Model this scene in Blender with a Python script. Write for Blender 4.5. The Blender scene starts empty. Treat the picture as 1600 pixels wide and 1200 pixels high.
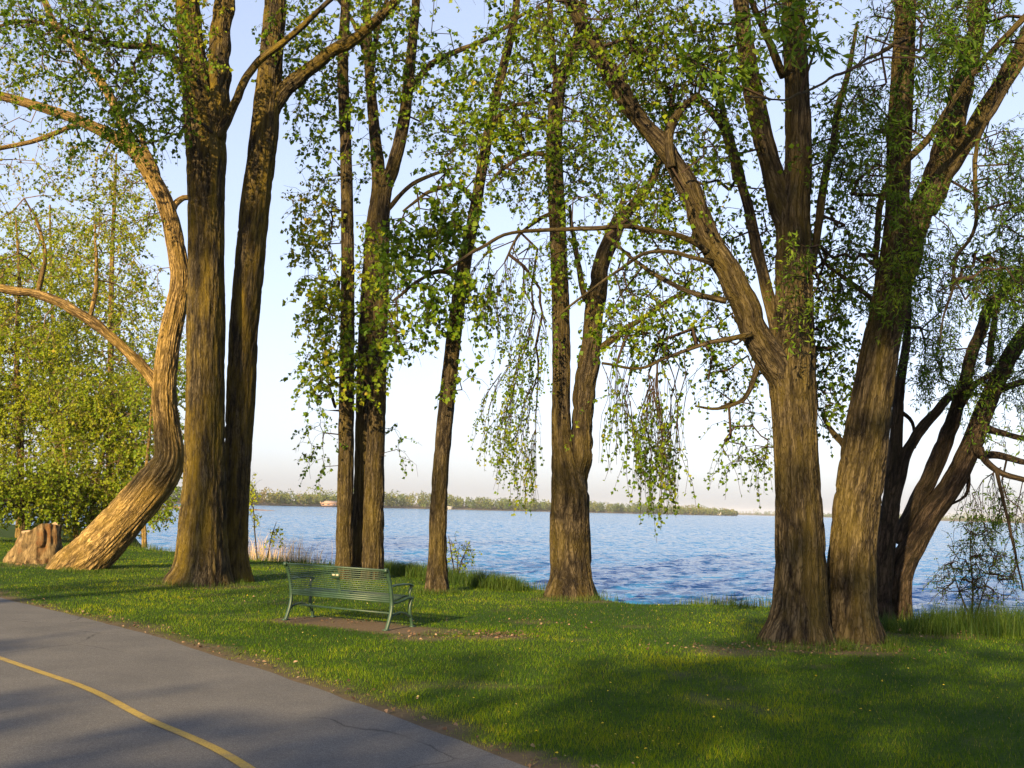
import bpy, math, random
import numpy as np
from mathutils import Matrix, Vector

# ------------------------------------------------------------------ camera, world, sun, exposure
scene = bpy.context.scene
PITCH, ROLL, EYE, FPX = math.radians(6.9), math.radians(1.5), 1.7, 1600.0
CAM = np.array([0.0, 0.0, EYE])
_f = np.array([0, math.cos(PITCH), math.sin(PITCH)])
_u = np.array([0, -math.sin(PITCH), math.cos(PITCH)])
_r = np.array([1.0, 0, 0])
CF = _f
CR = _r * math.cos(ROLL) + _u * math.sin(ROLL)
CU = -_r * math.sin(ROLL) + _u * math.cos(ROLL)
cam_data = bpy.data.cameras.new("camera")
cam_data.sensor_width = 36.0
cam_data.lens = 36.0
cam_data.clip_end = 20000.0
cam = bpy.data.objects.new("camera", cam_data)
scene.collection.objects.link(cam)
M = Matrix(((CR[0], CU[0], -CF[0], CAM[0]), (CR[1], CU[1], -CF[1], CAM[1]), (CR[2], CU[2], -CF[2], CAM[2]), (0, 0, 0, 1)))
cam.matrix_world = M
scene.camera = cam

SUN_AZ, SUN_EL = math.radians(25.0), math.radians(20.0)      # light travels forward and to the right
SUN_DIR = np.array([math.sin(SUN_AZ) * math.cos(SUN_EL), math.cos(SUN_AZ) * math.cos(SUN_EL), -math.sin(SUN_EL)])
world = bpy.data.worlds.new("World")
scene.world = world
world.use_nodes = True
wn = world.node_tree
wn.nodes.clear()
sky = wn.nodes.new("ShaderNodeTexSky")
sky.sky_type = 'NISHITA'
sky.sun_disc = False
sky.sun_elevation = SUN_EL
sky.sun_rotation = math.atan2(-SUN_DIR[0], -SUN_DIR[1])
sky.air_density = 1.0
sky.dust_density = 2.0
sky.ozone_density = 3.0
bg = wn.nodes.new("ShaderNodeBackground")
bg.inputs["Strength"].default_value = 0.15
wo = wn.nodes.new("ShaderNodeOutputWorld")
gm = wn.nodes.new("ShaderNodeGamma")            # evens out the clear-sky gradient into a hazy evening sky
gm.inputs["Gamma"].default_value = 0.6
hs = wn.nodes.new("ShaderNodeHueSaturation")
hs.inputs["Saturation"].default_value = 0.8
wn.links.new(sky.outputs[0], gm.inputs[0])
wn.links.new(gm.outputs[0], hs.inputs["Color"])
tn_ = wn.nodes.new("ShaderNodeMix")
tn_.data_type = 'RGBA'; tn_.blend_type = 'MULTIPLY'
tn_.inputs[0].default_value = 1.0
tn_.inputs[7].default_value = (1.02, 0.98, 1.06, 1)
wn.links.new(hs.outputs[0], tn_.inputs[6])
wn.links.new(tn_.outputs[2], bg.inputs[0])
wn.links.new(bg.outputs[0], wo.inputs[0])

sd = bpy.data.lights.new("sun", 'SUN')
sd.energy = 5.0
sd.angle = math.radians(0.55)
sd.color = (1.0, 0.73, 0.37)
sun = bpy.data.objects.new("sun", sd)
scene.collection.objects.link(sun)
sun.rotation_euler = Vector(SUN_DIR).to_track_quat('-Z', 'Y').to_euler()
sun.location = (-20, -40, 30)

vs = scene.view_settings
vs.view_transform = 'Standard'
vs.look = 'None'
vs.exposure = 1.66
vs.gamma = 1.0
vs.use_curve_mapping = False
scene.cycles.max_bounces = 6
scene.cycles.transparent_max_bounces = 4
scene.cycles.use_denoising = True
scene.cycles.sample_clamp_indirect = 4.0

# ------------------------------------------------------------------ helpers
rng = np.random.default_rng(7)
random.seed(7)
COL = scene.collection


def ray(px, py):
    return CF + (px - 800.0) / FPX * CR + (600.0 - py) / FPX * CU


def at(px, py, Y):
    d = ray(px, py)
    return CAM + d * (Y / d[1])


def on_ground(px, py, z=0.0):
    d = ray(px, py)
    return CAM + d * ((z - EYE) / d[2])


def px_radius(p, w):
    return 0.465 * w * float(np.dot(np.asarray(p) - CAM, CF)) / FPX


def tag(o, label=None, cat=None, group=None, kind=None):
    if label: o["label"] = label
    if cat: o["category"] = cat
    if group: o["group"] = group
    if kind: o["kind"] = kind
    return o


def empty(name, loc):
    o = bpy.data.objects.new(name, None)
    o.empty_display_size = 0.3
    o.location = [float(c) for c in loc]
    COL.objects.link(o)
    return o


def make_mesh(name, verts, faces=None, tris=None, quads=None, attrs=None, smooth=False):
    """Fast mesh from numpy arrays; attrs: {name: (type, array)} on points."""
    me = bpy.data.meshes.new(name)
    verts = np.asarray(verts, dtype=np.float32)
    parts, totals = [], []
    if tris is not None and len(tris):
        parts.append(np.asarray(tris, dtype=np.int32).reshape(-1)); totals.append(np.full(len(tris), 3, np.int32))
    if quads is not None and len(quads):
        parts.append(np.asarray(quads, dtype=np.int32).reshape(-1)); totals.append(np.full(len(quads), 4, np.int32))
    if faces is not None:
        for f in faces:
            parts.append(np.asarray(f, dtype=np.int32)); totals.append(np.array([len(f)], np.int32))
    loops = np.concatenate(parts); tot = np.concatenate(totals)
    start = np.concatenate([[0], np.cumsum(tot)[:-1]]).astype(np.int32)
    me.vertices.add(len(verts)); me.vertices.foreach_set("co", verts.reshape(-1))
    me.loops.add(len(loops)); me.loops.foreach_set("vertex_index", loops)
    me.polygons.add(len(tot)); me.polygons.foreach_set("loop_start", start); me.polygons.foreach_set("loop_total", tot)
    me.update(calc_edges=True)
    me.validate()
    if smooth:
        me.polygons.foreach_set("use_smooth", np.ones(len(tot), dtype=bool))
    for k, (t, a) in (attrs or {}).items():
        at_ = me.attributes.new(k, t, 'POINT')
        a = np.asarray(a, dtype=np.float32)
        at_.data.foreach_set("vector" if t == 'FLOAT_VECTOR' else "value", a.reshape(-1))
    return me


def add_obj(name, me, mat, parent=None):
    o = bpy.data.objects.new(name, me)
    COL.objects.link(o)
    if mat is not None and len(me.materials) == 0:
        me.materials.append(mat)
    if parent is not None:
        o.parent = parent
        o.matrix_parent_inverse = Matrix.Translation(parent.location).inverted() if parent.parent is None else Matrix.Identity(4)
    return o


def _hash(i, j, k, s):
    h = (i * 374761393 + j * 668265263 + k * 2147483647 + s * 1274126177) & 0xFFFFFFFF
    h = ((h ^ (h >> 13)) * 1274126177) & 0xFFFFFFFF
    h = ((h ^ (h >> 16)) * 2246822519) & 0xFFFFFFFF
    return ((h ^ (h >> 15)) & 0xFFFFFF) / float(0xFFFFFF)


def noise3(x, y, z, seed=0):
    x, y, z = np.broadcast_arrays(np.asarray(x, float), np.asarray(y, float), np.asarray(z, float))
    xi, yi, zi = np.floor(x).astype(np.int64), np.floor(y).astype(np.int64), np.floor(z).astype(np.int64)
    fx, fy, fz = x - xi, y - yi, z - zi
    fx, fy, fz = (t * t * (3 - 2 * t) for t in (fx, fy, fz))
    r = 0
    for a in (0, 1):
        for b in (0, 1):
            for c in (0, 1):
                w = (fx if a else 1 - fx) * (fy if b else 1 - fy) * (fz if c else 1 - fz)
                r = r + w * _hash(xi + a, yi + b, zi + c, seed)
    return r


def fbm(x, y, z=0.0, o=3, seed=0):
    s, a, t = 0, 0.5, 0
    for i in range(o):
        s = s + a * noise3(np.asarray(x) * 2 ** i, np.asarray(y) * 2 ** i, np.asarray(z) * 2 ** i, seed + i); t += a; a *= 0.5
    return s / t


def smooth(e0, e1, x):
    t = np.clip((x - e0) / (e1 - e0), 0, 1)
    return t * t * (3 - 2 * t)


def norm(v):
    v = np.asarray(v, float)
    return v / np.maximum(np.linalg.norm(v, axis=-1, keepdims=True), 1e-9)


def catmull(P, step):
    """Resample a polyline of rows (any columns, xyz first) through Catmull-Rom at about 'step' metres."""
    P = np.asarray(P, float)
    Q = np.vstack([2 * P[0] - P[1], P, 2 * P[-1] - P[-2]])
    out = []
    for i in range(1, len(Q) - 2):
        p0, p1, p2, p3 = Q[i - 1], Q[i], Q[i + 1], Q[i + 2]
        n = max(1, int(math.ceil(np.linalg.norm((p2 - p1)[:3]) / step)))
        for k in range(n):
            t = k / n
            out.append(0.5 * ((2 * p1) + (-p0 + p2) * t + (2 * p0 - 5 * p1 + 4 * p2 - p3) * t * t + (-p0 + 3 * p1 - 3 * p2 + p3) * t ** 3))
    out.append(P[-1])
    return np.array(out)


# ------------------------------------------------------------------ materials
def new_mat(name):
    m = bpy.data.materials.new(name)
    m.use_nodes = True
    nt = m.node_tree
    nt.nodes.clear()
    out = nt.nodes.new("ShaderNodeOutputMaterial")
    return m, nt, out


def N(nt, typ, **kw):
    n = nt.nodes.new(typ)
    for k, v in kw.items():
        if k in n.inputs: n.inputs[k].default_value = v
        else: setattr(n, k, v)
    return n


def ramp(nt, fac, stops):
    r = nt.nodes.new("ShaderNodeValToRGB")
    el = r.color_ramp.elements
    while len(el) < len(stops): el.new(0.5)
    for e, (p, c) in zip(el, stops):
        e.position = p; e.color = (*c, 1)
    nt.links.new(fac, r.inputs[0])
    return r.outputs[0]


def mixc(nt, fac, a, b, blend='MIX'):
    m = nt.nodes.new("ShaderNodeMix")
    m.data_type = 'RGBA'; m.blend_type = blend
    for s, v in ((m.inputs[0], fac), (m.inputs[6], a), (m.inputs[7], b)):
        if hasattr(v, "is_output"): nt.links.new(v, s)
        elif isinstance(v, (int, float)): s.default_value = v
        else: s.default_value = (*v, 1)
    return m.outputs[2]


def noise_tex(nt, vec, scale, detail=4, rough=0.55):
    n = N(nt, "ShaderNodeTexNoise", Scale=scale, Detail=detail, Roughness=rough)
    if vec is not None: nt.links.new(vec, n.inputs["Vector"])
    return n.outputs["Fac"]


def principled(nt, out, color, rough=0.8, spec=0.2, bump=None, bump_strength=0.3, bump_dist=0.02):
    b = N(nt, "ShaderNodeBsdfPrincipled", Roughness=rough)
    b.inputs["Specular IOR Level"].default_value = spec
    if hasattr(color, "is_output"): nt.links.new(color, b.inputs["Base Color"])
    else: b.inputs["Base Color"].default_value = (*color, 1)
    if bump is not None:
        bn = N(nt, "ShaderNodeBump", Strength=bump_strength, Distance=bump_dist)
        nt.links.new(bump, bn.inputs["Height"])
        nt.links.new(bn.outputs[0], b.inputs["Normal"])
    nt.links.new(b.outputs[0], out.inputs[0])
    return b


def bark_mat(name, dark, light, moss, moss_amt, scale=9.0):
    m, nt, out = new_mat(name)
    a = N(nt, "ShaderNodeAttribute", attribute_name="bark")
    mp = N(nt, "ShaderNodeMapping"); mp.inputs["Scale"].default_value = (1, 1, 0.14)
    nt.links.new(a.outputs["Vector"], mp.inputs["Vector"])
    n1 = noise_tex(nt, mp.outputs[0], scale * 1.6, 5, 0.65)
    n2 = noise_tex(nt, mp.outputs[0], scale * 5, 3, 0.6)
    mp2 = N(nt, "ShaderNodeMapping"); mp2.inputs["Scale"].default_value = (1, 1, 0.15)
    nt.links.new(a.outputs["Vector"], mp2.inputs["Vector"])
    nc = noise_tex(nt, mp2.outputs[0], scale * 4.6, 2, 0.5)
    crack = ramp(nt, nc, [(0.40, (1, 1, 1)), (0.485, (0, 0, 0)), (0.515, (0, 0, 0)), (0.60, (1, 1, 1))])
    n3 = noise_tex(nt, a.outputs["Vector"], 0.9, 3, 0.6)
    n4 = noise_tex(nt, a.outputs["Vector"], 30, 2, 0.6)
    rel = N(nt, "ShaderNodeAttribute", attribute_name="relief")
    mm = N(nt, "ShaderNodeMath", operation='MULTIPLY_ADD')
    nt.links.new(n1, mm.inputs[0]); mm.inputs[1].default_value = 0.5
    nt.links.new(rel.outputs["Fac"], mm.inputs[2])
    c = ramp(nt, mm.outputs[0], [(0.3, dark), (0.62, tuple(0.45 * (p + q) for p, q in zip(dark, light))), (0.98, light)])
    big = ramp(nt, n3, [(0.35, (0.78, 0.76, 0.74)), (0.65, (1.12, 1.08, 1.0))])
    c = mixc(nt, 1.0, c, big, 'MULTIPLY')
    fine = ramp(nt, n4, [(0.3, (0.8, 0.8, 0.8)), (0.7, (1.15, 1.15, 1.15))])
    c = mixc(nt, 0.6, c, fine, 'MULTIPLY')
    c = mixc(nt, 0.8, c, mixc(nt, crack, (0.35, 0.33, 0.31), (1.12, 1.12, 1.12)), 'MULTIPLY')
    mpm = N(nt, "ShaderNodeMapping"); mpm.inputs["Scale"].default_value = (2.2, 2.2, 0.5)
    nt.links.new(a.outputs["Vector"], mpm.inputs["Vector"])
    mk = ramp(nt, noise_tex(nt, mpm.outputs[0], 1.9, 6, 0.7), [(0.42, (0, 0, 0)), (0.74, (moss_amt,) * 3)])
    c = mixc(nt, mk, c, moss)
    ad = N(nt, "ShaderNodeMath", operation='ADD')
    nt.links.new(n1, ad.inputs[0]); nt.links.new(n2, ad.inputs[1])
    ad2 = N(nt, "ShaderNodeMath", operation='MULTIPLY_ADD')
    nt.links.new(crack, ad2.inputs[0]); ad2.inputs[1].default_value = 1.0; nt.links.new(ad.outputs[0], ad2.inputs[2])
    principled(nt, out, c, 0.92, 0.12, ad2.outputs[0], 0.7, 0.03)
    return m


def leaf_mat(name, stops, trans=0.45):
    m, nt, out = new_mat(name)
    a = N(nt, "ShaderNodeAttribute", attribute_name="tint")
    c = ramp(nt, a.outputs["Fac"], stops)
    d = N(nt, "ShaderNodeBsdfPrincipled", Roughness=0.5)
    d.inputs["Specular IOR Level"].default_value = 0.12
    nt.links.new(c, d.inputs["Base Color"])
    t = N(nt, "ShaderNodeBsdfTranslucent")
    tc = mixc(nt, 1.0, c, (1.25, 1.15, 0.5), 'MULTIPLY')
    nt.links.new(tc, t.inputs[0])
    mx = N(nt, "ShaderNodeMixShader"); mx.inputs[0].default_value = trans
    nt.links.new(d.outputs[0], mx.inputs[1]); nt.links.new(t.outputs[0], mx.inputs[2])
    nt.links.new(mx.outputs[0], out.inputs[0])
    return m


def plain_mat(name, color, rough=0.6, spec=0.3, var=0.15, scale=20.0, bump=0.1):
    m, nt, out = new_mat(name)
    tc = N(nt, "ShaderNodeTexCoord")
    n = noise_tex(nt, tc.outputs["Object"], scale, 4)
    lo = tuple(c * (1 - var) for c in color); hi = tuple(c * (1 + var) for c in color)
    c = ramp(nt, n, [(0.3, lo), (0.7, hi)])
    principled(nt, out, c, rough, spec, n, bump, 0.01)
    return m


BARK = bark_mat("bark_cottonwood", (0.010, 0.008, 0.006), (0.082, 0.067, 0.042), (0.098, 0.074, 0.012), 0.65)
BARK_MOSSY = bark_mat("bark_mossy", (0.012, 0.010, 0.007), (0.092, 0.075, 0.044), (0.145, 0.102, 0.009), 0.95)
BARK_PALE = bark_mat("bark_pale", (0.05, 0.035, 0.018), (0.32, 0.23, 0.10), (0.27, 0.18, 0.03), 0.5)
BARK_WILLOW = bark_mat("bark_willow", (0.009, 0.007, 0.006), (0.062, 0.046, 0.033), (0.045, 0.038, 0.013), 0.35)
TWIG = plain_mat("twig_bark", (0.032, 0.022, 0.015), 0.85, 0.1)
TWIG_PALE = plain_mat("twig_bark_pale", (0.11, 0.078, 0.045), 0.85, 0.1)
LEAF = leaf_mat("leaf_cottonwood", [(0.0, (0.032, 0.078, 0.004)), (0.45, (0.088, 0.155, 0.007)), (0.8, (0.20, 0.23, 0.011)), (1.0, (0.30, 0.24, 0.03))])
LEAF_WILLOW = leaf_mat("leaf_willow", [(0.0, (0.03, 0.075, 0.006)), (0.6, (0.075, 0.14, 0.011)), (1.0, (0.18, 0.23, 0.022))])
LEAF_YELLOW = leaf_mat("leaf_spring_yellow", [(0.0, (0.12, 0.19, 0.008)), (0.5, (0.24, 0.275, 0.012)), (1.0, (0.36, 0.31, 0.03))])
LEAF_BUSH = leaf_mat("leaf_bush", [(0.0, (0.06, 0.125, 0.006)), (0.5, (0.15, 0.21, 0.010)), (1.0, (0.26, 0.26, 0.02))])
GRASS = leaf_mat("grass_blades", [(0.0, (0.014, 0.055, 0.001)), (0.5, (0.092, 0.16, 0.002)), (0.85, (0.28, 0.285, 0.002)), (1.0, (0.26, 0.23, 0.05))], 0.4)
REED = leaf_mat("dry_reed", [(0.0, (0.30, 0.25, 0.12)), (0.6, (0.50, 0.38, 0.24)), (1.0, (0.62, 0.46, 0.34))], 0.3)
TALL = leaf_mat("bank_grass", [(0.0, (0.02, 0.05, 0.008)), (0.6, (0.06, 0.095, 0.014)), (0.9, (0.11, 0.12, 0.024)), (1.0, (0.2, 0.16, 0.07))], 0.35)

# ------------------------------------------------------------------ terrain
SHORE = np.array([(-400, 150), (-120, 85), (-60, 82), (-22, 57), (-16.5, 46.5), (-14, 38), (-12, 35.5), (-7.5, 31), (-3.5, 28.5), (-0.4, 25.2), (1.2, 22.0), (2.3, 19.9), (5, 19.7), (8, 17.3), (12, 16.3), (20, 14), (60, 6), (400, -40)], float)
WATER_Z = -1.0


def shore_y(x):
    return np.interp(x, SHORE[:, 0], SHORE[:, 1])


def ground_z(x, y):
    x = np.asarray(x, float); y = np.asarray(y, float)
    s = shore_y(x) + 0.5 * (fbm(x * 0.8, y * 0 + 3.1, 0, 3, 21) - 0.5)
    d = y - s
    z = -1.35 * smooth(-0.7, 1.3, d) - 3.0 * smooth(1.0, 30, d)
    und = 0.10 * (fbm(x * 0.22, y * 0.22, 0, 3, 5) - 0.5)
    z = z + und * smooth(0.5, 3.0, path_dist(x, y)) * smooth(3.0, 9.0, np.hypot(x, y))
    return z


# path: right-hand edge and centre line traced on the ground
EDGE = np.array([on_ground(*p)[:2] for p in [(0, 935), (200, 984), (400, 1046), (600, 1116), (820, 1200)]])
EDGE = np.vstack([EDGE[0] + (EDGE[0] - EDGE[1]) / np.linalg.norm(EDGE[0] - EDGE[1]) * 60, EDGE[0] + (EDGE[0] - EDGE[1]) / np.linalg.norm(EDGE[0] - EDGE[1]) * 15, EDGE,
                  EDGE[-1] + np.array([1.6, -2.6]), EDGE[-1] + np.array([4.5, -8.0]), EDGE[-1] + np.array([18, -34.0])])
EDGE = catmull(np.c_[EDGE, np.zeros(len(EDGE))], 0.4)[:, :2]
EDGE_T = norm(np.gradient(EDGE, axis=0))
EDGE_N = np.c_[EDGE_T[:, 1], -EDGE_T[:, 0]]            # towards the path (left side of picture)
if EDGE_N[len(EDGE) // 2][0] > 0: EDGE_N = -EDGE_N
CENTRE_OFF = float(np.median([np.min(np.linalg.norm(EDGE - on_ground(*p)[:2], axis=1)) for p in [(0, 1030), (190, 1108), (380, 1200)]]))
PATH_W = 2 * CENTRE_OFF


def path_dist(x, y):
    """Signed distance to the path's right edge: > 0 on the lawn, < 0 on the path."""
    x = np.asarray(x, float); y = np.asarray(y, float)
    P = np.stack([x.reshape(-1), y.reshape(-1)], 1)
    out = np.empty(len(P))
    for i in range(0, len(P), 20000):
        q = P[i:i + 20000]
        d2 = ((q[:, None, 0] - EDGE[None, ::2, 0]) ** 2 + (q[:, None, 1] - EDGE[None, ::2, 1]) ** 2)
        k = d2.argmin(1) * 2
        out[i:i + 20000] = -((q - EDGE[k]) * EDGE_N[k]).sum(1)
    return out.reshape(x.shape)


BL, BR = on_ground(446, 969)[:2], on_ground(607, 986)[:2]     # bench rear feet
BX = norm(BR - BL); BY = np.array([-BX[1], BX[0]])
if BY[1] < 0: BY = -BY
BENCH_LEN = float(np.linalg.norm(BR - BL))
DIRT_SPOTS = [(770, 998, 0.55, 0.16, .8), (830, 972, 0.4, 0.12, .5), (1140, 1018, 0.7, 0.25, .6), (1290, 1012, 1.0, 0.35, .8), (895, 936, 0.9, .45, .7), (320, 914, 1.3, .5, .55), (655, 998, 0.5, 0.18, .8), (690, 988, .5, .2, .6), (1450, 990, 1.0, .3, .6), (560, 905, .7, .3, .5), (50, 884, 1.2, .5, .7)]


def dirt_amount(x, y):
    x = np.asarray(x, float); y = np.asarray(y, float)
    pd = path_dist(x, y)
    nz = fbm(x * 2.3, y * 2.3, 0, 4, 31)
    nz2 = fbm(x * 0.5, y * 0.5, 0, 2, 37)
    d = smooth(0.15 + 0.95 * nz2, -0.05, pd - 0.6 * (nz - 0.5))
    lx = (x - BL[0]) * BX[0] + (y - BL[1]) * BX[1]
    ly = (x - BL[0]) * BY[0] + (y - BL[1]) * BY[1]
    ex = np.maximum(np.abs(lx - BENCH_LEN / 2 - 0.15) - 0.85, 0); ey = np.maximum(np.abs(ly - 0.22) - 0.12, 0)
    d = np.maximum(d, smooth(0.55, 0.25, np.hypot(ex, ey) + 0.35 * (nz - 0.5)))
    for (px, py, rx, ry, a) in DIRT_SPOTS:
        c = on_ground(px, py)
        q = np.hypot((x - c[0]) / rx, (y - c[1]) / (ry * 2.2))
        d = np.maximum(d, a * smooth(1.15, 0.45, q + 0.9 * (nz - 0.5)))
    d = np.maximum(d, 0.4 * smooth(0.72, 0.85, fbm(x * 1.1, y * 1.1, 0, 3, 91)))
    return d


def grid_lines(parts):
    out = []
    for a, b, s in parts:
        out.append(np.arange(a, b, s))
    return np.unique(np.concatenate(out + [np.array([parts[-1][1]])]))


gx = grid_lines([(-420, -60, 30), (-60, -22, 1.5), (-22, -10, 0.4), (-10, 12, 0.2), (12, 24, 0.5), (24, 60, 2), (60, 420, 30)])
gy = grid_lines([(-300, -30, 15), (-30, 2, 2), (2, 5, 0.5), (5, 24, 0.2), (24, 46, 0.4), (46, 90, 2), (90, 200, 10)])
GX, GY = np.meshgrid(gx, gy)
GZ = ground_z(GX, GY)
GD = dirt_amount(GX, GY)
nx, ny = len(gx), len(gy)
idx = np.arange(nx * ny).reshape(ny, nx)
quads = np.stack([idx[:-1, :-1], idx[:-1, 1:], idx[1:, 1:], idx[1:, :-1]], -1).reshape(-1, 4)
me = make_mesh("lawn_ground", np.stack([GX, GY, GZ], -1).reshape(-1, 3), quads=quads, attrs={"dirt": ('FLOAT', GD)}, smooth=True)
m, nt, out = new_mat("lawn_soil")
tc = N(nt, "ShaderNodeTexCoord")
a = N(nt, "ShaderNodeAttribute", attribute_name="dirt")
n1 = noise_tex(nt, tc.outputs["Object"], 18, 5, 0.7)
n2 = noise_tex(nt, tc.outputs["Object"], 0.7, 4, 0.6)
green = ramp(nt, n1, [(0.3, (0.010, 0.026, 0.003)), (0.55, (0.024, 0.048, 0.004)), (0.75, (0.05, 0.062, 0.008))])
soil = ramp(nt, n1, [(0.3, (0.05, 0.036, 0.022)), (0.55, (0.095, 0.069, 0.042)), (0.75, (0.15, 0.112, 0.07))])
soil = mixc(nt, n2, soil, (0.10, 0.076, 0.05))
c = mixc(nt, a.outputs["Fac"], green, soil)
principled(nt, out, c, 0.95, 0.1, n1, 0.5, 0.03)
ground = add_obj("lawn_ground", me, m)
tag(ground, "mown park lawn sloping to the lake bank with bare earth patches", "lawn", kind="structure")

# ------------------------------------------------------------------ path and its yellow line
def ribbon(name, o0, o1, z, cols, mat, label, cat, a=0, b=None):
    E, En = EDGE[a:b], EDGE_N[a:b]
    offs = np.linspace(o0, o1, cols + 1)
    V = []
    for k, o in enumerate(offs):
        jitter = 0.045 * (fbm(E[:, 0] * 2.5, E[:, 1] * 2.5, 0, 3, 11) - 0.5) * 2 if (k == 0 and cols > 2) else 0
        q = E + En * (o + jitter)[:, None] if np.ndim(jitter) else E + En * o
        V.append(np.c_[q, np.full(len(q), z)])
    V = np.stack(V, 1)
    n = len(E)
    ii = np.arange(n * (cols + 1)).reshape(n, cols + 1)
    Q = np.stack([ii[:-1, :-1], ii[1:, :-1], ii[1:, 1:], ii[:-1, 1:]], -1).reshape(-1, 4)
    me = make_mesh(name, V.reshape(-1, 3), quads=Q[:, ::-1], smooth=True)
    return tag(add_obj(name, me, mat), label, cat, kind="structure")


m, nt, out = new_mat("asphalt")
tc = N(nt, "ShaderNodeTexCoord")
g1 = noise_tex(nt, tc.outputs["Object"], 110, 3, 0.7)
g2 = noise_tex(nt, tc.outputs["Object"], 1.3, 5, 0.6)
g3 = noise_tex(nt, tc.outputs["Object"], 28, 3, 0.6)
c = ramp(nt, g1, [(0.25, (0.038, 0.038, 0.039)), (0.5, (0.085, 0.085, 0.086)), (0.78, (0.18, 0.178, 0.176))])
c = mixc(nt, 1.0, c, ramp(nt, g2, [(0.3, (0.80, 0.80, 0.81)), (0.7, (1.1, 1.08, 1.05))]), 'MULTIPLY')
c = mixc(nt, 0.5, c, ramp(nt, g3, [(0.3, (0.8, 0.8, 0.8)), (0.7, (1.15, 1.15, 1.15))]), 'MULTIPLY')
vo = N(nt, "ShaderNodeTexVoronoi", feature='DISTANCE_TO_EDGE', Scale=0.42)
wv = N(nt, "ShaderNodeTexNoise", Scale=2.2, Detail=5)
nt.links.new(tc.outputs["Object"], wv.inputs["Vector"])
nt.links.new(mixc(nt, 0.22, tc.outputs["Object"], wv.outputs["Color"], 'ADD'), vo.inputs["Vector"])
ck = ramp(nt, vo.outputs["Distance"], [(0.0, (0.3, 0.3, 0.3)), (0.006, (1, 1, 1))])
ckm = ramp(nt, noise_tex(nt, tc.outputs["Object"], 0.5, 2), [(0.5, (0, 0, 0)), (0.58, (1, 1, 1))])
c = mixc(nt, 1.0, c, mixc(nt, ckm, (1, 1, 1), ck), 'MULTIPLY')
principled(nt, out, c, 0.85, 0.25, g1, 0.5, 0.008)
ASPHALT = m
m, nt, out = new_mat("yellow_paint")
tc = N(nt, "ShaderNodeTexCoord")
g1 = noise_tex(nt, tc.outputs["Object"], 90, 3, 0.7)
g2 = noise_tex(nt, tc.outputs["Object"], 6, 4, 0.6)
c = ramp(nt, g1, [(0.3, (0.16, 0.115, 0.025)), (0.6, (0.30, 0.22, 0.045))])
c = mixc(nt, ramp(nt, g2, [(0.48, (0, 0, 0)), (0.75, (0.75, 0.75, 0.75))]), c, (0.12, 0.10, 0.075))
principled(nt, out, c, 0.75, 0.3, g1, 0.4, 0.006)
ribbon("path", 0.0, PATH_W, 0.012, 6, ASPHALT, "grey asphalt path curving through the lower left corner", "path")
LN = np.array([on_ground(*p)[:2] for p in [(7, 1033), (135, 1078), (225, 1124), (382, 1200)]])
LN = np.vstack([LN[0] + norm(LN[0] - LN[1]) * 45 + np.array([1.0, 0]), LN[0] + norm(LN[0] - LN[1]) * 10, LN, LN[-1] + np.array([1.5, -2.6]), LN[-1] + np.array([4.4, -8.0]), LN[-1] + np.array([18, -34.0])])
EDGE, KEEP_E = catmull(np.c_[LN, np.zeros(len(LN))], 0.25)[:, :2], (EDGE, EDGE_N)
_t = norm(np.gradient(EDGE, axis=0)); EDGE_N = np.c_[_t[:, 1], -_t[:, 0]]
ribbon("path_line", -0.04, 0.04, 0.017, 1, m, "faded yellow centre line painted on the asphalt path", "road marking")
EDGE, EDGE_N = KEEP_E

# ------------------------------------------------------------------ lake
yy = [3.0]
while yy[-1] < 260:
    yy.append(yy[-1] + min(max(0.17, yy[-1] ** 2 / 6000.0), 1.5))
yy = np.array(yy + [300, 360, 450, 600, 800, 1100, 1500, 2200, 3200, 5000, 9000])
tt = np.unique(np.concatenate([np.linspace(-0.75, 0.75, 290), np.array([-4, -2.5, -1.6, -1.1, -.9, .9, 1.1, 1.6, 2.5, 4])]))
YY, TT = np.meshgrid(yy, tt, indexing='ij')
XX = TT * (YY + 2)
wx = XX + 2.0 * (fbm(XX * 0.15, YY * 0.15, 0, 2, 61) - 0.5)
amp = 0.06 * (fbm(wx * 0.5, YY * 0.9, 0.0, 3, 62) - 0.5) + 0.095 * (1 - np.abs(2 * noise3(wx * 1.1, YY * 1.9, 0.5, 63) - 1) - 0.5) + 0.10 * (noise3(wx * 2.3, YY * 3.6, 0.1, 64) - 0.5)
ZZ = WATER_Z + amp * (1 - smooth(150, 260, YY)) * smooth(0.0, 3, YY - 3)
wi = np.arange(YY.size).reshape(YY.shape)
Q = np.stack([wi[:-1, :-1], wi[:-1, 1:], wi[1:, 1:], wi[1:, :-1]], -1).reshape(-1, 4)
me = make_mesh("lake_water", np.stack([XX, YY, ZZ], -1).reshape(-1, 3), quads=Q, smooth=True)
m, nt, out = new_mat("lake_water")
tc = N(nt, "ShaderNodeTexCoord")
mp = N(nt, "ShaderNodeMapping"); mp.inputs["Scale"].default_value = (0.6, 1.0, 1.0)
nt.links.new(tc.outputs["Object"], mp.inputs["Vector"])
wsum = None
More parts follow.
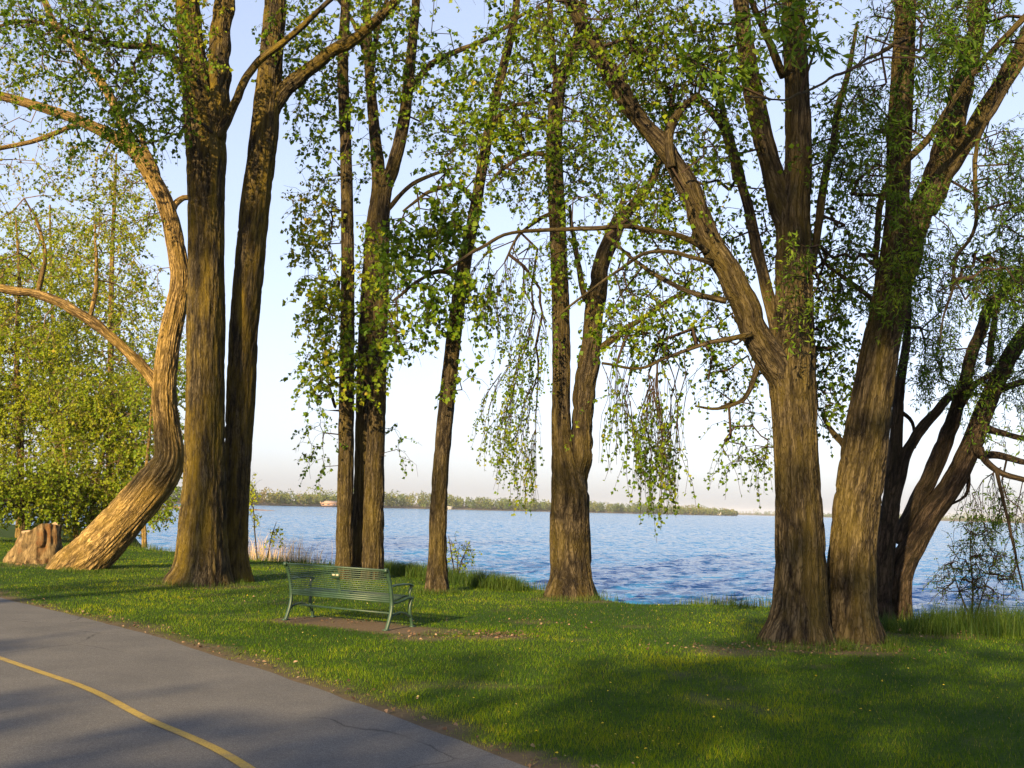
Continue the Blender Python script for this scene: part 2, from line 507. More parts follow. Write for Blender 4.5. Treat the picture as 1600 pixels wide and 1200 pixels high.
for sc_, k_ in ((1.7, 1.0), (5.0, 0.8)):
    wn_ = N(nt, "ShaderNodeTexNoise", Scale=sc_, Detail=4, Roughness=0.6)
    nt.links.new(mp.outputs[0], wn_.inputs["Vector"])
    v1 = N(nt, "ShaderNodeVectorMath", operation='SUBTRACT'); nt.links.new(wn_.outputs["Color"], v1.inputs[0]); v1.inputs[1].default_value = (0.5, 0.5, 0.5)
    v2 = N(nt, "ShaderNodeVectorMath", operation='MULTIPLY'); nt.links.new(v1.outputs[0], v2.inputs[0]); v2.inputs[1].default_value = (1.5 * k_, 2.4 * k_, 0.0)
    if wsum is not None:
        v3 = N(nt, "ShaderNodeVectorMath", operation='ADD'); nt.links.new(wsum, v3.inputs[0]); nt.links.new(v2.outputs[0], v3.inputs[1]); wsum = v3.outputs[0]
    else: wsum = v2.outputs[0]
geo = N(nt, "ShaderNodeNewGeometry")
va = N(nt, "ShaderNodeVectorMath", operation='ADD'); nt.links.new(geo.outputs["Normal"], va.inputs[0]); nt.links.new(wsum, va.inputs[1])
vn = N(nt, "ShaderNodeVectorMath", operation='NORMALIZE'); nt.links.new(va.outputs[0], vn.inputs[0])
b = principled(nt, out, (0.02, 0.112, 0.28), 0.12, 0.2)
nt.links.new(vn.outputs[0], b.inputs["Normal"])
b.inputs["IOR"].default_value = 1.33
lake = add_obj("lake_water", me, m)
tag(lake, "choppy blue lake water stretching to the far shore", "lake", kind="structure")

# ------------------------------------------------------------------ far shore
FAR = [(-500, 560), (150, 620), (390, 700), (640, 850), (860, 1000), (1130, 1300)]          # picture column, distance


def far_point(px, D):
    d = ray(px, 792); d = d / np.hypot(d[0], d[1])
    return np.array([d[0] * D, d[1] * D])


def shore_strip(name, pts, z0, back, height, mat, label):
    pts = catmull(np.c_[pts, np.zeros(len(pts))], 20)[:, :2]
    V = []
    for k, (o, h) in enumerate([(0, -1.5), (2, -0.1), (9, 0.8), (back * .4, height * .6), (back, height)]):
        dirn = pts / np.linalg.norm(pts, axis=1, keepdims=True)
        q = pts + dirn * (o + 4 * (fbm(pts[:, 0] * 0.05, pts[:, 1] * 0.05, k, 2, 71)[:, None] - .5))
        V.append(np.c_[q, np.full(len(q), z0 + h) + (h > 0) * (fbm(q[:, 0] * .02, q[:, 1] * .02, 0, 2, 72) - .5)])
    V = np.stack(V, 1)
    n, c_ = V.shape[:2]
    ii = np.arange(n * c_).reshape(n, c_)
    Q = np.stack([ii[:-1, :-1], ii[1:, :-1], ii[1:, 1:], ii[:-1, 1:]], -1).reshape(-1, 4)
    o = add_obj(name, make_mesh(name, V.reshape(-1, 3), quads=Q, smooth=True), mat)
    return tag(o, label, "shore", kind="structure"), pts


SHORE_MAT = plain_mat("far_shore_ground", (0.11, 0.09, 0.06), 0.95, 0.1, 0.4, 0.12, 0.3)
strip1, pts1 = shore_strip("far_shore", np.array([far_point(p, d) for p, d in FAR] + [far_point(1150, 1420)]), WATER_Z, 160, 4.0, SHORE_MAT, "low green far shore across the lake with a thin bare waterline")
strip2, pts2 = shore_strip("distant_shore", np.array([far_point(p, d) for p, d in [(900, 2900), (1200, 2700), (1450, 1900), (1700, 1700), (2300, 1500)]]), WATER_Z, 300, 5.0, SHORE_MAT, "distant low shore on the right horizon of the lake")


def ico(sub=1):
    import bmesh
    bm = bmesh.new(); bmesh.ops.create_icosphere(bm, subdivisions=sub, radius=1)
    bm.verts.ensure_lookup_table()
    v = np.array([p.co[:] for p in bm.verts]); f = np.array([[q.index for q in p.verts] for p in bm.faces]); bm.free()
    return v, f


IV, IF = ico(2)


def far_wood(name, pts, n, depth, hmin, hmax, label, mat, chip=1.5, taper=False):
    """A far-off wood that reads as one mass: crowns of many loose leaf clumps."""
    g = np.random.default_rng(len(pts) + n)
    L = np.r_[0, np.cumsum(np.linalg.norm(np.diff(pts, axis=0), axis=1))]
    s_ = g.uniform(0, L[-1], n)
    p = np.stack([np.interp(s_, L, pts[:, 0]), np.interp(s_, L, pts[:, 1])], 1)
    p = p + norm(p) * (4 + depth * g.uniform(0, 1, (n, 1)) ** 1.3)
    h = g.uniform(hmin, hmax, n) * (0.35 + 1.15 * fbm(p[:, 0] * .016, p[:, 1] * .016, 0, 4, 77)) * g.choice([.85, .95, 1, 1, 1.12], n)
    h *= .88 * (1 - .62 * smooth(.78, 1.0, s_ / L[-1])) if taper else 0.8
    tint = np.clip(0.6 * fbm(p[:, 0] * .03, p[:, 1] * .03, 3, 2, 79) + g.uniform(-.1, 0.5, n), 0, 1)
    K = 52
    d = norm(g.normal(0, 1, (n, K, 3))) * g.uniform(.55, 1, (n, K, 1)) ** .5
    c = np.c_[p, WATER_Z + .8 + h * .54][:, None] + d * np.stack([h * .30, h * .30, h * .48], 1)[:, None]
    c = c.reshape(-1, 3)
    e1 = norm(g.normal(0, 1, (len(c), 3))) * chip * g.uniform(.6, 1.3, (len(c), 1)); e2 = norm(g.normal(0, 1, (len(c), 3))) * chip
    V = np.stack([c - e1 * .5, c + e1 * .5 - e2 * .3, c + e2 * .7], 1).reshape(-1, 3)
    me = make_mesh(name, V, tris=np.arange(len(V)).reshape(-1, 3), attrs={"tint": ('FLOAT', np.repeat(np.repeat(tint, K) + g.normal(0, .07, n * K), 3))})
    return tag(add_obj(name, me, mat), label, "wood", kind="stuff")


WOOD = leaf_mat("far_wood_leaves", [(0.0, (0.03, 0.058, 0.016)), (0.45, (0.07, 0.10, 0.022)), (0.8, (0.125, 0.135, 0.03)), (1.0, (0.14, 0.105, 0.05))], 0.15)
far_wood("far_wood", pts1, 1500, 60, 9, 14, "spring green woodland lining the far shore across the lake", WOOD, taper=True)
far_wood("distant_wood", pts2, 700, 120, 7, 15, "hazy low woodland on the distant right shore", WOOD)

# ------------------------------------------------------------------ haze
HAZE = 0.00010
hv = np.array([(x, y, z) for x in (-6000, 6000) for y in (-400, 9500) for z in (-9, 42)], float)
me = make_mesh("haze", hv, quads=[(0, 1, 3, 2), (4, 6, 7, 5), (0, 4, 5, 1), (2, 3, 7, 6), (0, 2, 6, 4), (1, 5, 7, 3)])
m, nt, out = new_mat("haze_air")
pv = N(nt, "ShaderNodeVolumePrincipled", Density=HAZE)
pv.inputs["Color"].default_value = (0.78, 0.84, 1.0, 1)
nt.links.new(pv.outputs[0], out.inputs["Volume"])
haze = add_obj("haze", me, m)
tag(haze, "thin pale evening haze over the lake", "haze", kind="stuff")

# ------------------------------------------------------------------ trees
def frames(P):
    T = norm(np.gradient(P, axis=0))
    n0 = np.cross(T[0], [0.3, 1, 0.2]); n0 = n0 / np.linalg.norm(n0)
    Ns = [n0]
    for i in range(1, len(P)):
        v = Ns[-1] - T[i] * np.dot(Ns[-1], T[i])
        Ns.append(v / np.linalg.norm(v))
    Ns = np.array(Ns)
    return T, Ns, np.cross(T, Ns)


def trunk_mesh(name, P, R, seed, flare=0.0, relief=1.0, knots=3):
    """Tapered stem with furrowed bark built into the mesh."""
    rmax = float(R.max())
    nseg = int(np.clip(rmax * 2 * math.pi / 0.018, 8, 170))
    T, A, B = frames(P)
    S = np.r_[0, np.cumsum(np.linalg.norm(np.diff(P, axis=0), axis=1))]
    th = np.linspace(0, 2 * math.pi, nseg, endpoint=False)
    ca, sa = np.cos(th)[None], np.sin(th)[None]
    Rr = R[:, None]
    s = S[:, None]
    r0 = float(np.median(R))
    wob = 0.6 * (noise3(ca * 1.2, sa * 1.2, s * 1.3, seed + 9) - .5)
    u, v = (ca * r0 + wob * 0.05) * 21, (sa * r0 + wob * 0.05) * 21
    n = noise3(u, v, s * 2.3, seed)
    n2 = noise3(u * 2.1, v * 2.1, s * 4.5, seed + 1)
    n3 = noise3(u * 1.45 + 7.7, v * 1.45, s * 1.6, seed + 3)
    ridge = np.minimum(smooth(0.0, 0.42, np.abs(2 * n - 1)), 0.25 + 0.75 * smooth(0.0, 0.38, np.abs(2 * n3 - 1))) * 0.75 + n2 * 0.25
    rel = ridge * smooth(0.015, 0.1, Rr)
    lump = fbm(ca * 1.1 + seed, sa * 1.1, s * 0.7, 2, seed + 2) - 0.5
    fl = 0
    if flare:
        buttress = 0.25 + 1.5 * noise3(ca * 2.1, sa * 2.1, s * 0.5, seed + 4)
        fl = flare * 1.2 * (np.exp(-s / 0.27) * buttress + 0.12 * np.exp(-s / 1.0))
    rad = Rr * (1 + 0.16 * lump + fl) + relief * (0.034 * smooth(0.03, 0.3, Rr) + 0.004) * (ridge - 0.6)
    V = P[:, None, :] + rad[..., None] * (ca[..., None] * A[:, None, :] + sa[..., None] * B[:, None, :])
    m_ = len(P)
    ii = np.arange(m_ * nseg).reshape(m_, nseg)
    nxt = np.roll(ii, -1, axis=1)
    Q = np.stack([ii[:-1], nxt[:-1], nxt[1:], ii[1:]], -1).reshape(-1, 4)
    V = V.reshape(-1, 3)
    bk = np.stack([ca * r0 + 0 * s, sa * r0 + 0 * s, s + 0 * ca], -1).reshape(-1, 3) + np.array([seed * 1.37, 0, 0])
    cap0, cap1 = len(V), len(V) + 1
    V = np.vstack([V, P[0], P[-1]])
    bk = np.vstack([bk, bk[0], bk[-1]])
    rl = np.r_[ridge.reshape(-1) * 0.7, .5, .5]
    tr = [np.stack([nxt[0], ii[0], np.full(nseg, cap0)], -1), np.stack([ii[-1], nxt[-1], np.full(nseg, cap1)], -1)]
    return make_mesh(name, V, tris=np.concatenate(tr), quads=Q, attrs={"bark": ('FLOAT_VECTOR', bk), "relief": ('FLOAT', rl)}, smooth=True)


def tubes(chains, nseg=4):
    """chains: list of (P, R). One light mesh of thin branches."""
    V, Q, bk, off = [], [], [], 0
    th = np.linspace(0, 2 * math.pi, nseg, endpoint=False)
    for P, R in chains:
        T = norm(np.gradient(P, axis=0))
        A = norm(np.cross(T, [0.31, 0.87, 0.38])); B = np.cross(T, A)
        v = P[:, None, :] + R[:, None, None] * (np.cos(th)[None, :, None] * A[:, None] + np.sin(th)[None, :, None] * B[:, None])
        ii = np.arange(len(P) * nseg).reshape(len(P), nseg) + off
        nx_ = np.roll(ii, -1, axis=1)
        Q.append(np.stack([ii[:-1], nx_[:-1], nx_[1:], ii[1:]], -1).reshape(-1, 4))
        V.append(v.reshape(-1, 3)); off += len(P) * nseg
    return np.concatenate(V), np.concatenate(Q)


def leaf_arrays(pos, axis, nrm, size, width, tint):
    """One folded kite-shaped leaf per row."""
    n = len(pos)
    axis = norm(axis); side = norm(np.cross(axis, nrm)); nn = np.cross(side, axis)
    L = size[:, None]
    w = width * L
    p0 = pos
    pl = pos + axis * L * 0.36 + side * w * .5 + nn * L * 0.10
    pr = pos + axis * L * 0.36 - side * w * .5 + nn * L * 0.10
    pt = pos + axis * L - nn * L * 0.08
    V = np.stack([p0, pl, pt, pr], 1).reshape(-1, 3)
    b = (np.arange(n) * 4)[:, None]
    Tr = np.concatenate([b + np.array([0, 2, 1]), b + np.array([0, 3, 2])])
    return V, Tr, np.repeat(tint, 4)


LEAF_TOTAL = 0


def grow(tree, nodes, node_r, clumps, Y0, leaf_mat_, twig_mat, leaf_size=0.075, leaf_w=0.95, gap=0.05, seed=0, tint0=0.45, tint_sd=0.2, to_world=True, hang=0.5, dens=1.7, clear=0.42):
    """Branches reach out from the limbs to every leafy clump; drooping leafy sprays grow at their ends."""
    global LEAF_TOTAL
    g = np.random.default_rng(seed + 100)
    att = []
    for c in clumps:
        cx, cy, rx, ry, dy, rd, n = c[:7]
        L = c[7] if len(c) > 7 else 0.6
        dr = c[8] if len(c) > 8 else 0.35
        tn = c[9] if len(c) > 9 else 0.0
        sz = c[10] if len(c) > 10 else 1.0
        n = int(n * dens)
        k = 0
        while k < n:
            a = g.uniform(-1, 1, 2)
            if a @ a > 1: continue
            k += 1
            if to_world: p = at(cx + rx * a[0], cy + ry * a[1], Y0 + dy + rd * g.uniform(-1, 1))
            else: p = np.array([cx, cy, dy]) + np.array([rx * a[0], rx * a[1] * .9, 0]) + np.array([0, 0, ry * g.uniform(-1, 1) * math.sqrt(max(0, 1 - a @ a))])
            att.append((*p, L * g.uniform(.6, 1.3), dr, tn, sz))
    att = np.array(att)
    NP_ = np.array(nodes); NR = np.array(node_r)
    nN = len(NP_)
    d = np.array([np.min(np.linalg.norm(NP_ - a[:3], axis=1)) for a in att])
    att = att[d > clear]; d = d[d > clear]
    order = np.argsort(d)
    cap = nN + len(att) * 60
    P_all = np.zeros((cap, 3)); P_all[:nN] = NP_
    pen = np.zeros(cap); owner = np.full(cap, -1); oidx = np.zeros(cap, int); cnt = nN
    node_fat = np.zeros(cap); node_fat[:nN] = NR
    paths, parent = [], []
    for i in order:
        b = att[i, :3]
        dd = np.linalg.norm(P_all[:cnt] - b, axis=1) + pen[:cnt] + (1.2 * np.maximum(0, b[2] + 0.5 - P_all[:cnt, 2]) + 1.5 * (owner[:cnt] < 0) * (node_fat[:cnt] > .12) if att[i, 4] >= .75 else 0.9 * np.maximum(0, P_all[:cnt, 2] - b[2] - 1.0))
        j = int(dd.argmin())
        a = P_all[j]
        dist = np.linalg.norm(b - a)
        k = max(2, int(dist / 0.22))
        k = min(k, 55)
        t = np.linspace(0, 1, k + 1)[:, None]
        ctrl = 0.5 * (a + b) + np.array([0, 0, min(0.18 * dist, .6)]) + g.normal(0, min(0.11 * dist, .3), 3)
        pth = (1 - t) ** 2 * a + 2 * t * (1 - t) * ctrl + t * t * b
        wob = np.cumsum(g.normal(0, 0.022, (k + 1, 3)), 0); wob -= t * wob[-1]; wob -= wob[0] * (1 - t)
        pth = pth + wob
        paths.append(pth); parent.append((owner[j], oidx[j]))
        P_all[cnt:cnt + k] = pth[1:]; pen[cnt:cnt + k] = 0.02; owner[cnt:cnt + k] = len(paths) - 1; oidx[cnt:cnt + k] = np.arange(1, k + 1)
        cnt += k
    load = [np.ones(len(p)) for p in paths]
    for q in range(len(paths) - 1, -1, -1):
        pq, pi = parent[q]
        if pq >= 0: load[pq][:pi + 1] += load[q][0]
    chains = []
    for q, pth in enumerate(paths):
        r = 0.0034 * np.sqrt(load[q]) ** 1.02 + 0.001
        ix = np.unique(np.r_[np.arange(0, len(pth), 2), len(pth) - 1])
        chains.append((pth[ix], np.minimum(r, 0.042)[ix]))
    # sprays
    A = att[order]
    n = len(A)
    tip_dir = norm(np.array([p[-1] - p[-2] for p in paths]) + g.normal(0, .12, (n, 3)) * 1.0)
    pos = np.array([p[-1] for p in paths])
    K = 7
    chain = [pos.copy()]
    dirv = tip_dir
    for k in range(K):
        dirv = norm(dirv + g.normal(0, .16, (n, 3)) + np.array([0, 0, -1]) * A[:, 4:5] * 0.5)
        pos = pos + dirv * (A[:, 3:4] / K)
        chain.append(pos.copy())
    C = np.stack(chain, 1)
    rr = np.linspace(0.0045, 0.0026, K + 1)
    ix = [0, 2, 4, K]
    for q in range(n): chains.append((C[q][ix], rr[ix]))
    V, Q = tubes(chains, 3)
    tw = add_obj("twigs", make_mesh("twigs", V, quads=Q, smooth=True), twig_mat, tree)
    tag(tw, kind="stuff")
    # leaves along sprays and along the outer part of each branchlet
    lp, la, lt, ls = [], [], [], []
    bare = g.uniform(0, 1, n) < .13
    for q in range(n):
        if bare[q]: continue
        m_ = max(3, int(A[q, 3] / gap))
        t = g.uniform(0, K - 0.001, m_); i0 = t.astype(int); f = (t - i0)[:, None]
        lp.append(C[q][i0] * (1 - f) + C[q][i0 + 1] * f)
        la.append(np.repeat(norm(C[q][-1] - C[q][0])[None], m_, 0))
        base = tint0 + A[q, 5] + g.normal(0, tint_sd * .6)
        lt.append(base + g.normal(0, tint_sd * .6, m_)); ls.append(np.full(m_, A[q, 6]))
        pth = paths[q]
        k0 = int(len(pth) * 0.45) if parent[q][0] >= 0 else int(len(pth) * 0.7)
        m2 = int(np.linalg.norm(pth[-1] - pth[k0]) / (gap * 2.2))
        m2 = min(m2, 14 if A[q, 4] < .75 else 30)
        if m2 > 0:
            t = g.uniform(k0, len(pth) - 1.001, m2); i0 = t.astype(int); f = (t - i0)[:, None]
            lp.append(pth[i0] * (1 - f) + pth[i0 + 1] * f); la.append(np.repeat(norm(pth[-1] - pth[k0])[None], m2, 0))
            lt.append(base + g.normal(0, tint_sd * .6, m2)); ls.append(np.full(m2, A[q, 6]))
    lp = np.concatenate(lp); la = np.concatenate(la); lt = np.clip(np.concatenate(lt), 0, 1); ls = np.concatenate(ls)
    nL = len(lp)
    axis = norm(la * 0.5 + g.normal(0, .75, (nL, 3)) + np.array([0, 0, -hang]))
    lp = lp + norm(g.normal(0, 1, (nL, 3))) * g.uniform(.005, .03, (nL, 1)) + axis * 0.015
    V, Tr, tn = leaf_arrays(lp, axis, g.normal(0, 1, (nL, 3)), leaf_size * ls * g.uniform(.6, 1.25, nL), leaf_w, lt)
    fo = add_obj("foliage", make_mesh("foliage", V, tris=Tr, attrs={"tint": ('FLOAT', tn)}), leaf_mat_, tree)
    tag(fo, kind="stuff")
    LEAF_TOTAL += nL


def build_tree(name, label, base_px, stems, limbs, clumps, bark=None, leaf=None, twig=None, group=None, flare=0.55, seed=1, wscale=1.0, Y0=None, step=0.07, node_min=2.2, **kw):
    """stems / limbs: lists of (points, dy0, dy1, sink): points (px, py, width in px); depth runs Y0+dy0 -> Y0+dy1 along the line."""
    b = on_ground(*base_px)
    Y0 = Y0 or b[1]
    gz = float(ground_z(b[0], b[1]))
    tree = empty(name, (at(base_px[0], base_px[1], Y0)[0], Y0, gz))
    nodes, nr = [], []
    for si, (kind, lst) in enumerate((("trunk", stems), ("limb", limbs))):
        for li, (pts, dy0, dy1) in enumerate(lst):
            W = []
            npt = len(pts)
            for i, (x, y, w) in enumerate(pts):
                p = at(x, y, Y0 + dy0 + (dy1 - dy0) * (i / max(1, npt - 1)) ** 1.3)
                W.append((*p, px_radius(p, w * wscale)))
            W = np.array(W)
            ground_stem = kind == "trunk" and W[0, 2] < gz + 0.8
            if ground_stem:
                W[0, 2] = gz - 0.02
                W = np.vstack([W[0] - np.array([0, 0, .35, 0]) - 0.25 * np.r_[(W[1] - W[0])[:2], 0, 0], W])
            st = step if W[:, 3].max() > 0.12 else 0.11
            C = catmull(W, st)
            C[:, 3] = np.maximum(C[:, 3], 0.006)
            if kind == "limb":
                sl = np.r_[0, np.cumsum(np.linalg.norm(np.diff(C[:, :3], axis=0), axis=1))]
                kk = np.stack([fbm(sl * 1.5, seed + li * 3.3, ax * 7.7, 3, 300 + ax) - .5 for ax in range(3)], 1)
                C[:, :3] += kk * (0.4 * C[:, 3:4] + 0.07) * smooth(0, .5, sl)[:, None]
                C[:, 3] *= 0.88 + 0.3 * fbm(sl * 3.0, seed + li, 2.2, 2, 310)
            fl = flare if ground_stem else 0
            me = trunk_mesh(kind, C[:, :3], C[:, 3], seed * 13 + si * 5 + li, flare=fl)
            add_obj(kind, me, bark or BARK, tree)
            sub = C[:: max(1, int(0.25 / st))]
            keep = sub[:, 2] > (node_min if kind == "trunk" else 0.3)
            nodes += list(sub[keep][:, :3]); nr += list(sub[keep][:, 3])
    if clumps:
        grow(tree, nodes, nr, clumps, Y0, leaf or LEAF, twig or TWIG, seed=seed, **kw)
    tag(tree, label, "tree", group)
    return tree, Y0


SHADE = "tall shade trees along the lake bank"
# twin-stemmed tree left of the bench
build_tree("cottonwood_tree", "big twin-trunked tree with mossy flared base, left of the bench", (318, 912),
    [([(312, 914, 100), (316, 880, 84), (318, 800, 74), (320, 650, 64), (322, 500, 61), (322, 420, 58), (322, 300, 59), (322, 235, 64), (312, 165, 54), (300, 80, 43), (293, 0, 39), (286, -200, 34), (282, -420, 24)], 0, 0.3),
     ([(366, 908, 52), (366, 850, 44), (370, 760, 43), (376, 620, 46), (386, 450, 48), (398, 330, 47), (412, 210, 46), (422, 110, 39), (430, 0, 36), (440, -200, 30), (446, -430, 20)], 0.75, 1.2)],
    [([(322, 270, 44), (334, 190, 42), (342, 110, 36), (350, 0, 32), (356, -200, 26), (362, -380, 18)], 0.1, 0.9),
     ([(420, 175, 30), (450, 138, 27), (500, 95, 23), (560, 55, 19), (605, 15, 15), (660, -60, 10)], 1.1, 0.2),
     ([(340, 215, 16), (366, 163, 15), (395, 105, 13), (450, 60, 11), (500, 15, 9), (545, -30, 6)], 0.0, -0.8),
     ([(320, 180, 18), (290, 112, 15), (250, 76, 12), (190, 70, 10), (120, 55, 8), (40, 33, 6), (-50, 60, 4)], 0.0, -2.2)],
    [(170, 50, 140, 60, -2.0, 1.0, 130, .6, .3, -.15), (80, 20, 90, 40, -2.2, 1.0, 60, .6, .3, -.1), (235, 150, 70, 80, -1.6, .8, 90, .6, .4, -.15), (150, 160, 90, 60, -2.0, .8, 60, .6, .4, -.1), (300, 60, 40, 70, -1.3, .5, 40, .5, .3, .15), (200, -110, 240, 90, 0, 3, 130), (450, 30, 50, 40, 0.5, 1.0, 30), (470, -90, 150, 80, 0, 3, 90), (600, 0, 50, 40, .2, .6, 40, .5, .3, .1), (20, 90, 60, 60, -2, 1, 30)],  # upper-left clumps: shade is put into their darker leaf tint
    bark=BARK_MOSSY, seed=2, group=SHADE, flare=0.6, leaf_size=.085)

# leaning tree
build_tree("leaning_tree", "pale tree leaning right, bent upright at a thick elbow beside the stump", (135, 890),
    [([(116, 893, 76), (158, 850, 72), (204, 799, 68), (246, 750, 64), (265, 716, 53), (262, 672, 44), (257, 610, 41), (264, 535, 37), (281, 448, 34), (277, 400, 31), (262, 330, 29), (242, 285, 27), (215, 242, 25), (190, 222, 23), (150, 200, 20), (90, 176, 17), (0, 150, 15), (-90, 135, 12)], 0, 0.0)],
    [([(258, 612, 28), (238, 592, 23), (213, 563, 19), (170, 521, 17), (120, 486, 16), (60, 462, 15), (0, 450, 14), (-90, 430, 12)], 0, -0.5),
     ([(205, 232, 22), (190, 190, 17), (160, 130, 15), (120, 80, 13), (80, 30, 11), (55, -50, 9)], 0, 1.0),
     ([(246, 290, 16), (240, 265, 14), (226, 232, 12), (222, 205, 7)], 0, -.2),
     ([(264, 345, 14), (270, 322, 12), (285, 308, 10), (310, 312, 6)], 0, .4),
     ([(130, 190, 10), (85, 210, 9), (40, 222, 8), (-40, 240, 6)], 0, -.6),
     ([(58, 464, 9), (65, 430, 8), (72, 395, 6), (55, 340, 5)], 0, -.3),
     ([(140, 498, 8), (150, 450, 7), (152, 400, 5), (148, 350, 3)], -.2, .2)],
    [(40, 250, 90, 70, 0, 1.2, 60, .5), (150, 270, 80, 50, 0, 1.2, 60, .5), (60, 380, 110, 60, -.2, 1.0, 60, .5), (195, 330, 55, 55, .3, 1.0, 45, .5), (210, 450, 50, 60, .3, .8, 40, .5), (60, 80, 120, 80, 1, 1.5, 90, .6, .3, .1), (-60, 250, 60, 150, 0, 1.5, 50, .6), (30, 520, 60, 30, -.3, .5, 16, .4), (150, 220, 90, 40, -.3, .6, 40, .5, .3, .1)],
    bark=BARK_PALE, twig=TWIG_PALE, wscale=.98, seed=3, group=SHADE, flare=0.15, tint0=.62, leaf_size=.075)

# three-stemmed tree behind the bench
build_tree("slender_tree", "three straight stems in one clump rising behind the bench", (560, 904),
    [([(538, 902, 30), (539, 800, 27), (541, 680, 26), (543, 500, 23), (543, 350, 21), (540, 220, 19), (536, 110, 18), (540, 0, 15), (546, -200, 10)], -.2, 0),
     ([(560, 903, 30), (565, 750, 26), (570, 560, 25), (582, 370, 25), (592, 290, 23), (585, 205, 19), (578, 120, 17), (574, 40, 15), (570, -120, 11), (568, -260, 7)], .35, .6),
     ([(582, 905, 37), (584, 800, 34), (587, 690, 30), (592, 560, 26), (596, 440, 24), (600, 310, 23), (614, 262, 22), (630, 195, 20), (638, 130, 18), (646, 50, 15), (651, -20, 13), (656, -220, 8)], -.1, -.1)],
    [([(586, 200, 12), (580, 140, 11), (588, 60, 9), (610, -20, 7)], .5, 1.0),
     ([(636, 150, 11), (662, 110, 10), (700, 86, 9), (760, 62, 7), (830, 15, 5)], -.1, -.8),
     ([(604, 330, 8), (640, 290, 7), (690, 268, 5), (720, 262, 3)], -.1, -.9),
     ([(574, 95, 8), (555, 40, 7), (520, -10, 5)], .5, 1.2)],
    [(480, 110, 50, 110, .4, 1.4, 90, .6), (495, 330, 32, 60, .1, 1.0, 70, .5, .4, .35), (500, 420, 32, 60, -.8, .7, 60, .5, .4, .15), (515, 490, 40, 50, -1.2, .6, 70, .5, .4, .1), (500, 580, 28, 45, -1.2, .5, 50, .5, .35, .05), (565, 570, 45, 50, -1.3, .3, 45, .5, .35, .1), (590, 430, 40, 90, -1.4, .4, 80, .5, .35, .1), (500, 690, 32, 55, -.3, .6, 26, .5, .5, -.1, .8), (620, 690, 28, 30, 0, .6, 9, .5, .5, -.1, .7), (580, 70, 80, 90, 0, 1.5, 150, .6), (690, 150, 65, 110, -.3, 1.5, 120, .6), (640, -80, 170, 80, 0, 2.5, 110), (540, 230, 60, 70, .2, 1.2, 60, .5)],
    seed=4, group=SHADE, flare=0.2, leaf_size=.105, dens=1.5)

# slim single stem
build_tree("slim_tree", "single slim trunk leaning slightly right, right of the bench", (684, 924),
    [([(683, 926, 36), (684, 870, 30), (686, 780, 28), (693, 680, 27), (703, 580, 26), (715, 480, 24), (728, 400, 22), (742, 330, 20), (752, 270, 18), (765, 200, 17), (780, 130, 16), (797, 60, 14), (806, 10, 12), (818, -120, 9), (822, -240, 5)], 0, .2)],
    [([(722, 440, 10), (690, 425, 8), (650, 440, 6), (615, 470, 4)], 0, -1.0),
     ([(745, 320, 9), (715, 290, 8), (670, 300, 6), (630, 330, 4)], 0, -1.0),
     ([(770, 190, 8), (800, 165, 7), (840, 160, 5)], .1, -.6)],
    [(655, 400, 60, 90, -.9, .6, 130, .5, .4, -.12), (700, 320, 55, 60, -.8, .6, 90, .5, .4, -.1), (640, 500, 45, 50, -.9, .5, 55, .5, .45, -.12), (720, 450, 50, 70, -.5, .6, 50, .5, .4, -.05), (795, 120, 70, 100, 0, 1.0, 120, .5), (760, 230, 55, 60, -.2, .8, 60, .5), (690, 605, 10, 14, -.6, .1, 3, .25), (720, 570, 30, 40, -.5, .3, 8, .4, .5, -.1), (810, -90, 120, 80, 0, 2, 70)],  # mid-height clumps tinted darker to stand for the shade on them
    seed=5, group=SHADE, flare=0.5, leaf_size=.115, dens=1.5)

# forked tree in the middle
build_tree("forked_tree", "tree forking low into two upright stems, at the picture's centre right", (893, 932),
    [([(892, 932, 74), (892, 890, 66), (891, 800, 65), (890, 765, 62), (880, 705, 38), (877, 640, 31), (877, 560, 30), (875, 450, 29), (871, 350, 28), (866, 250, 27), (868, 180, 25), (877, 120, 21), (893, 82, 16), (906, 35, 13), (918, -60, 9), (925, -200, 5)], 0, 0.1)],
    [([(892, 820, 26), (899, 762, 40), (909, 700, 37), (915, 620, 35), (922, 530, 34), (930, 470, 31), (943, 410, 28), (960, 360, 24), (984, 330, 19), (1008, 298, 16), (1027, 262, 13), (1045, 200, 10), (1058, 130, 7)], 0.05, .6),
     ([(872, 150, 12), (864, 90, 11), (860, 20, 9), (858, -80, 6)], .1, .7),
     ([(938, 545, 12), (975, 515, 10), (1012, 492, 9), (1050, 467, 7), (1085, 457, 5)], .2, -.8),
     ([(915, 470, 11), (905, 420, 9), (897, 380, 8), (890, 320, 5)], .2, .8),
     ([(868, 250, 9), (830, 240, 8), (790, 262, 6), (760, 290, 4)], .05, -.7),
     ([(868, 330, 8), (840, 345, 7), (810, 370, 5), (790, 410, 3)], .05, -.5)],
    [(815, 500, 45, 90, -.3, .7, 45, 1.0, .8, .05, .85), (795, 640, 45, 50, -.2, .6, 38, .9, .9, .08, .8), (805, 700, 35, 45, -.2, .4, 18, .7, .9, .15, .8), (825, 740, 14, 30, -.3, .2, 6, .6, 1.0, 0, .9), (850, 100, 100, 100, 0, 1.4, 150, .6), (825, 250, 85, 80, -.2, 1.2, 130, .6), (925, 240, 70, 80, 0, 1.2, 130, .6), (870, 390, 50, 60, -.5, .7, 45, .6, .6), (960, 120, 80, 90, .4, 1.3, 140, .6), (760, 460, 40, 60, -.4, .6, 25, .7, .8), (900, -90, 150, 90, 0, 2, 110), (1000, 430, 45, 40, .1, .7, 30, .5, .6)],
    seed=6, group=SHADE, flare=0.6, leaf_size=.08)

